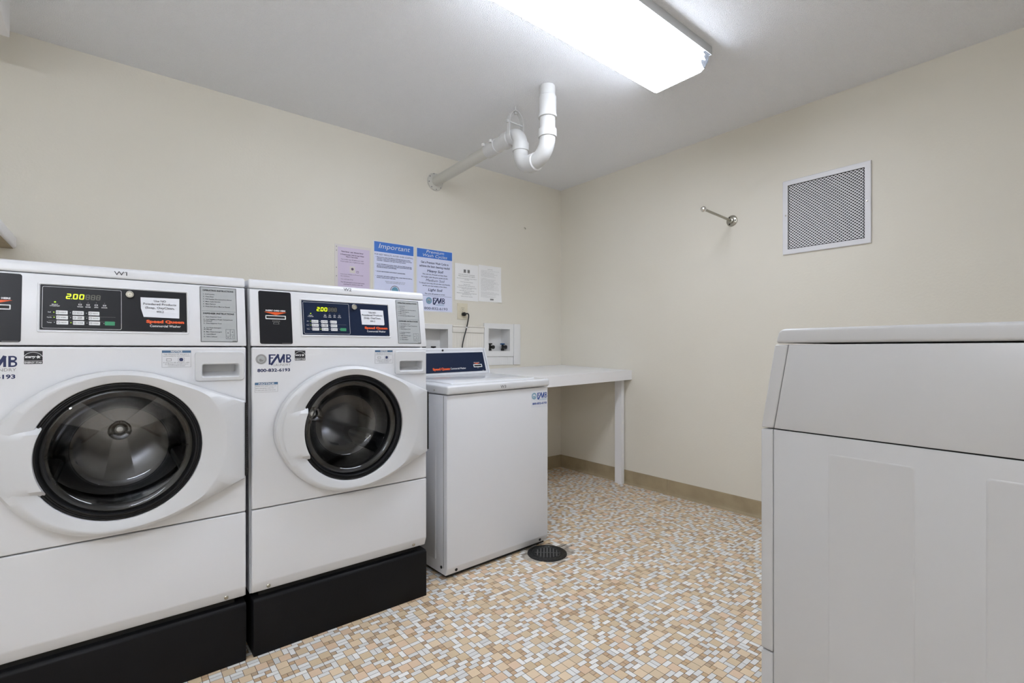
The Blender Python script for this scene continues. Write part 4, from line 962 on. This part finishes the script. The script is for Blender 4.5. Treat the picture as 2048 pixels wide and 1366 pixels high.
# ---------------------------------------------------------------- ceiling fixture and added fill light
def fixture(label, x0, x1, yc, mlamp, torn):
    t = thing('ceiling_light', label, 'light fixture', ((x0 + x1) / 2, yc, ZC), 0, 'fluorescent wraparound lights')
    cx = (x0 + x1) / 2; X0, X1 = x0 - cx, x1 - cx
    # half profile (dy, dz) of the lens
    prof = [(-0.165, -0.038), (-0.160, -0.066), (-0.140, -0.090), (-0.122, -0.100), (0.122, -0.100), (0.140, -0.090), (0.160, -0.066), (0.165, -0.038)]
    n = len(prof); xs = [X0] + [X0 + (X1 - X0) * i / 10 for i in range(1, 10)] + [X1 - 0.075, X1]; MI = []
    V, F = [], []
    for x in xs:
        for y, z in prof: V.append((x, y, z))
    for i in range(len(xs) - 1):
        for k in range(n - 1):
            if torn and i == len(xs) - 2 and k in (0, 1): continue
            MI.append(0 if k in (2, 3, 4) else 1)
            F.append((i * n + k, i * n + k + 1, (i + 1) * n + k + 1, (i + 1) * n + k))
    if torn:   # ragged remains of the broken lens corner
        rnd = random.Random(2); N = 9; a = X1 - 0.075
        base_i = (len(xs) - 2) * n
        arc = [(-0.165, -0.038), (-0.1635, -0.047), (-0.162, -0.056), (-0.160, -0.066), (-0.154, -0.073), (-0.147, -0.081), (-0.140, -0.090)]
        ext = [0.008, 0.040, 0.030, 0.052, 0.022, 0.035, 0.070]
        s = len(V)
        for (y, z), e in zip(arc, ext): V += [(a, y, z), (a + e, y, z)]
        for k in range(len(arc) - 1): F.append((s + 2 * k, s + 2 * k + 1, s + 2 * k + 3, s + 2 * k + 2)); MI.append(1)
    lens = obj('lens', V, F, [mlamp, 'lamp_side'], t, False, mi=MI)
    bm = bmesh.new()
    add_box(bm, X0 - 0.002, X1 + 0.002, -0.178, 0.178, -0.006, -0.0005); add_box(bm, X0 - 0.002, X1 + 0.002, -0.178, -0.1755, -0.040, -0.006); add_box(bm, X0 - 0.002, X1 + 0.002, 0.1755, 0.178, -0.040, -0.006)
    add_box(bm, X0, X1, -0.05, 0.05, -0.045, -0.006)
    bm_obj('housing', bm, 'housing', t, False)
    for xe in (X0 - 0.004, X1):
        pr = [(-0.178, -0.004), (-0.178, -0.040)] + prof[0:1] + prof[1:-1] + prof[-1:] + [(0.178, -0.040), (0.178, -0.004)]
        v = [(xe, y, z) for y, z in pr] + [(xe + 0.004, y, z) for y, z in pr]; k = len(pr)
        obj('end_cap', v, [tuple(range(k)), tuple(range(k, 2 * k))[::-1]] + [(i, (i + 1) % k, k + (i + 1) % k, k + i) for i in range(k)], ['housing', 'broken'], t, mi=[1 if xe > 0 else 0] + [0] * (k + 1))
    for y in (-0.09, 0.09):
        tube('lamp_tube', [(X0 + 0.02, y, -0.070), (X1 - 0.02, y, -0.070)], 0.0125, 'white_ink', t, 10)
fixture('long glowing ceiling light with a broken end cap, above the aisle', -2.180, -0.950, -1.778, 'lamp', True)
t = thing('added_fill_light', 'added two-tube fill light hanging unseen behind the camera', 'light fixture', (-3.85, -2.95, ZC))  # unseen fill light, added to lift the room's overall brightness
bm = bmesh.new(); add_box(bm, -0.61, 0.61, -0.022, 0.022, -0.585, -0.525, 0.003); bm_obj('housing', bm, 'housing', t)
for y in (-0.042, 0.042):
    tube('lamp_tube', [(-0.575, y, -0.55), (0.575, y, -0.55)], 0.013, 'fill_lamp', t, 14)
for x in (-0.585, 0.585): box('lamp_holder', x - 0.010, x + 0.010, -0.060, 0.060, -0.566, -0.534, 'trimwhite', t)
for x in (-0.45, 0.45): tube('hanger_rod', [(x, 0, -0.526), (x, 0, -0.0005)], 0.004, 'chrome', t, 8)

# ---------------------------------------------------------------- back wall: return grille and wall rod
t = thing('air_vent', 'square white expanded-metal air grille high on the back wall', 'vent', (0, -2.123, 1.853))
hw, hh, iw, ih = 0.2225, 0.2215, 0.194, 0.192
def rx(a, b, x): return [(x, -a, -b), (x, a, -b), (x, a, b), (x, -a, b)]
loft('frame', [rx(hw, hh, -0.0005), rx(hw, hh, -0.009), rx(hw - 0.003, hh - 0.003, -0.011), rx(iw, ih, -0.011), rx(iw, ih, -0.001)], 'vent_white', t, smooth=False)
V, F = [], []; pw, ph = 0.0186, 0.0163
for i in range(-22, 23):
    for j in range(-26, 27):
        if (i + j) % 2: continue
        cy, czc = i * pw / 2, j * ph / 2
        if abs(cy) > iw or abs(czc) > ih: continue
        o = len(V)
        for s1, s2 in ((1, 1), (0.70, 0.52)):
            for a, b in ((pw / 2 * s1, 0), (0, ph / 2 * s2), (-pw / 2 * s1, 0), (0, -ph / 2 * s2)):
                V.append((-0.006 + (0.0008 if s1 < 1 else 0), max(-iw, min(iw, cy + a)), max(-ih, min(ih, czc + b))))
        F += [(o + k, o + (k + 1) % 4, o + 4 + (k + 1) % 4, o + 4 + k) for k in range(4)]
obj('mesh_grille', V, F, 'vent_white', t)
loft('duct', [rx(iw, ih, 0.001), rx(iw - 0.0005, ih - 0.0005, 0.095)], 'dark', t, False, True, False, label='dark duct behind the grille')
for y, z in ((0.204, 0.013), (-0.205, 0.006)):
    lathe('screw', [(0.005, -0.0115), (0.0045, -0.014), (0, -0.0145)], (0, y, z), 'aged', t, axis='x', n=12)
t = thing('wall_rod', 'nickel rod with a round knob sticking out of the back wall', 'wall hook', (0, -1.583, 1.905))
fl_ = lathe('flange', [(0.036, -0.0005), (0.036, -0.003), (0.030, -0.007), (0.018, -0.009), (0.015, -0.020), (0.009, -0.022), (0.0, -0.022)], (0, 0, 0), 'aged', t, axis='x', n=32)
for a in (60, 180, 300):
    lathe('screw', [(0.005, -0.006), (0.0045, -0.010), (0, -0.011)], (0, 0.025 * math.cos(math.radians(a)), 0.025 * math.sin(math.radians(a))), 'dark', fl_, axis='x', n=10)
tube('rod', [(-0.018, 0, 0), (-0.34, 0, 0.012)], 0.0078, 'aged', t, 14)
lathe('knob', [(0.0, -0.338), (0.006, -0.338), (0.010, -0.342), (0.016, -0.350), (0.0175, -0.358), (0.015, -0.366), (0.008, -0.371), (0.0, -0.372)], (0, 0, 0.0125), 'chrome', t, axis='x', n=20)

# ---------------------------------------------------------------- floor drain
t = thing('floor_drain', 'round cast-iron floor drain with slotted grate in front of the W3 washer', 'drain', (DR[0], DR[1], 0))
V = []; n = 48; rnd = random.Random(4)
outer = []
for i in range(n):
    a = 2 * PI * i / n; aa = a if a < PI else a - 2 * PI
    r = 0.128 + 0.008 * math.sin(5 * a) + (0.045 if -0.9 < aa < 0.3 else 0) + (0.035 if abs(aa) > 2.6 else 0)
    outer.append((r * math.cos(a), r * math.sin(a), -0.0008))
loft('cement_patch', [outer, [(0.07 * math.cos(2 * PI * i / n), 0.07 * math.sin(2 * PI * i / n), -0.0008) for i in range(n)]], 'cement', t, smooth=False)
lathe('drain_ring', [(0.103, -0.0005), (0.102, 0.003), (0.095, 0.0045), (0.080, 0.004), (0.077, 0.001), (0.075, 0.003), (0.066, 0.003), (0.062, 0.0005)], (0, 0, 0), 'cast_iron', t, axis='z', n=56)
lathe('pit_shade', [(0.066, 0.0008), (0.0640, -0.0002), (0.0, -0.0003)], (0, 0, 0), 'dark', t, axis='z', n=40)  # nearly flat black disc stands for the shade down the drain
V, F = [], []
th = math.radians(46.6)
pr = []
for k in range(-3, 4):
    o_ = k * 0.0165; L_ = math.sqrt(max(0, 0.062 ** 2 - o_ ** 2)); d_ = Vector((math.cos(th), math.sin(th), 0)); n_ = Vector((-d_.y, d_.x, 0))
    c_ = n_ * o_; a = c_ - d_ * L_; b = c_ + d_ * L_; w_ = n_ * 0.0034
    base_ = [a - w_, a + w_, b + w_, b - w_]; lo = [tuple(p + Vector((0, 0, 0.0002))) for p in base_]; hi = [tuple(p + Vector((0, 0, 0.0040))) for p in base_]
    pr.append(loft_data([lo, hi], True, True))
d_ = Vector((-math.sin(th), math.cos(th), 0)); n_ = Vector((-d_.y, d_.x, 0)); a = -d_ * 0.062; b = d_ * 0.062; w_ = n_ * 0.003
bs = [a - w_, a + w_, b + w_, b - w_]; pr.append(loft_data([[tuple(p + Vector((0, 0, 0.0002))) for p in bs], [tuple(p + Vector((0, 0, 0.0041))) for p in bs]], True, True))
v, f = join_data(pr); obj('grate', v, f, 'grate_iron', t)
# crack in the cement
tube('crack', [(0.085, 0.030, -0.0006), (0.12, 0.015, -0.0006), (0.165, 0.022, -0.0006)], 0.0015, 'dark', t, 6)

# ---------------------------------------------------------------- objects at the left edge of the photo
t = thing('wall_shelf', 'thick white rounded shelf on the left wall above the W1 washer', 'shelf', (-3.648, 0, 1.53))
rg = []
for y, i in ((-0.001, 0.0), (-0.42, 0.0), (-0.44, 0.012)):
    rg.append([(x, y, z) for x, z in rrect(-0.22 + i, 0.160 - i, -0.012 + i, 0.047 - i, 0.014, 4)])
loft('shelf_board', rg, 'bright_white', t, True, True)
loft('underside', [[(x, y, -0.0125) for x, y in ((-0.21, -0.005), (0.150, -0.005), (0.150, -0.41), (-0.21, -0.41))], [(x, y, -0.0145) for x, y in ((-0.20, -0.01), (0.145, -0.01), (0.145, -0.40), (-0.20, -0.40))]], 'rubber_base', t, False, True, False, label='underside coloured in its brown shade tone')  # brown plate puts the shade under the white board into colour
t = thing('ceiling_vent_box', 'white metal box with a dark opening underneath, hanging at the top left corner', 'vent box', (-3.716, -0.629, 2.30))
bm = bmesh.new(); add_box(bm, -0.25, 0.25, -0.25, 0.25, 0.0, 0.1995, 0.003, 2); bm_obj('casing', bm, 'bright_white', t)
bm = bmesh.new()
add_box(bm, -0.20, 0.228, -0.20, 0.205, -0.0012, 0.0005)
bm_obj('opening', bm, 'dark', t, False)


# small nail left in the wall below the drain pipe
t = thing('nail', 'tiny bent nail in the wall between the drain pipe and the corner', 'nail', (-0.44, 0, 2.094))
tube('shank', [(0, -0.0005, 0), (0, -0.012, 0.001), (0.002, -0.016, -0.008)], 0.0022, 'aged', t, 8)
tube('head', [(0.002, -0.016, -0.008), (0.0025, -0.017, -0.010)], 0.005, 'aged', t, 8)
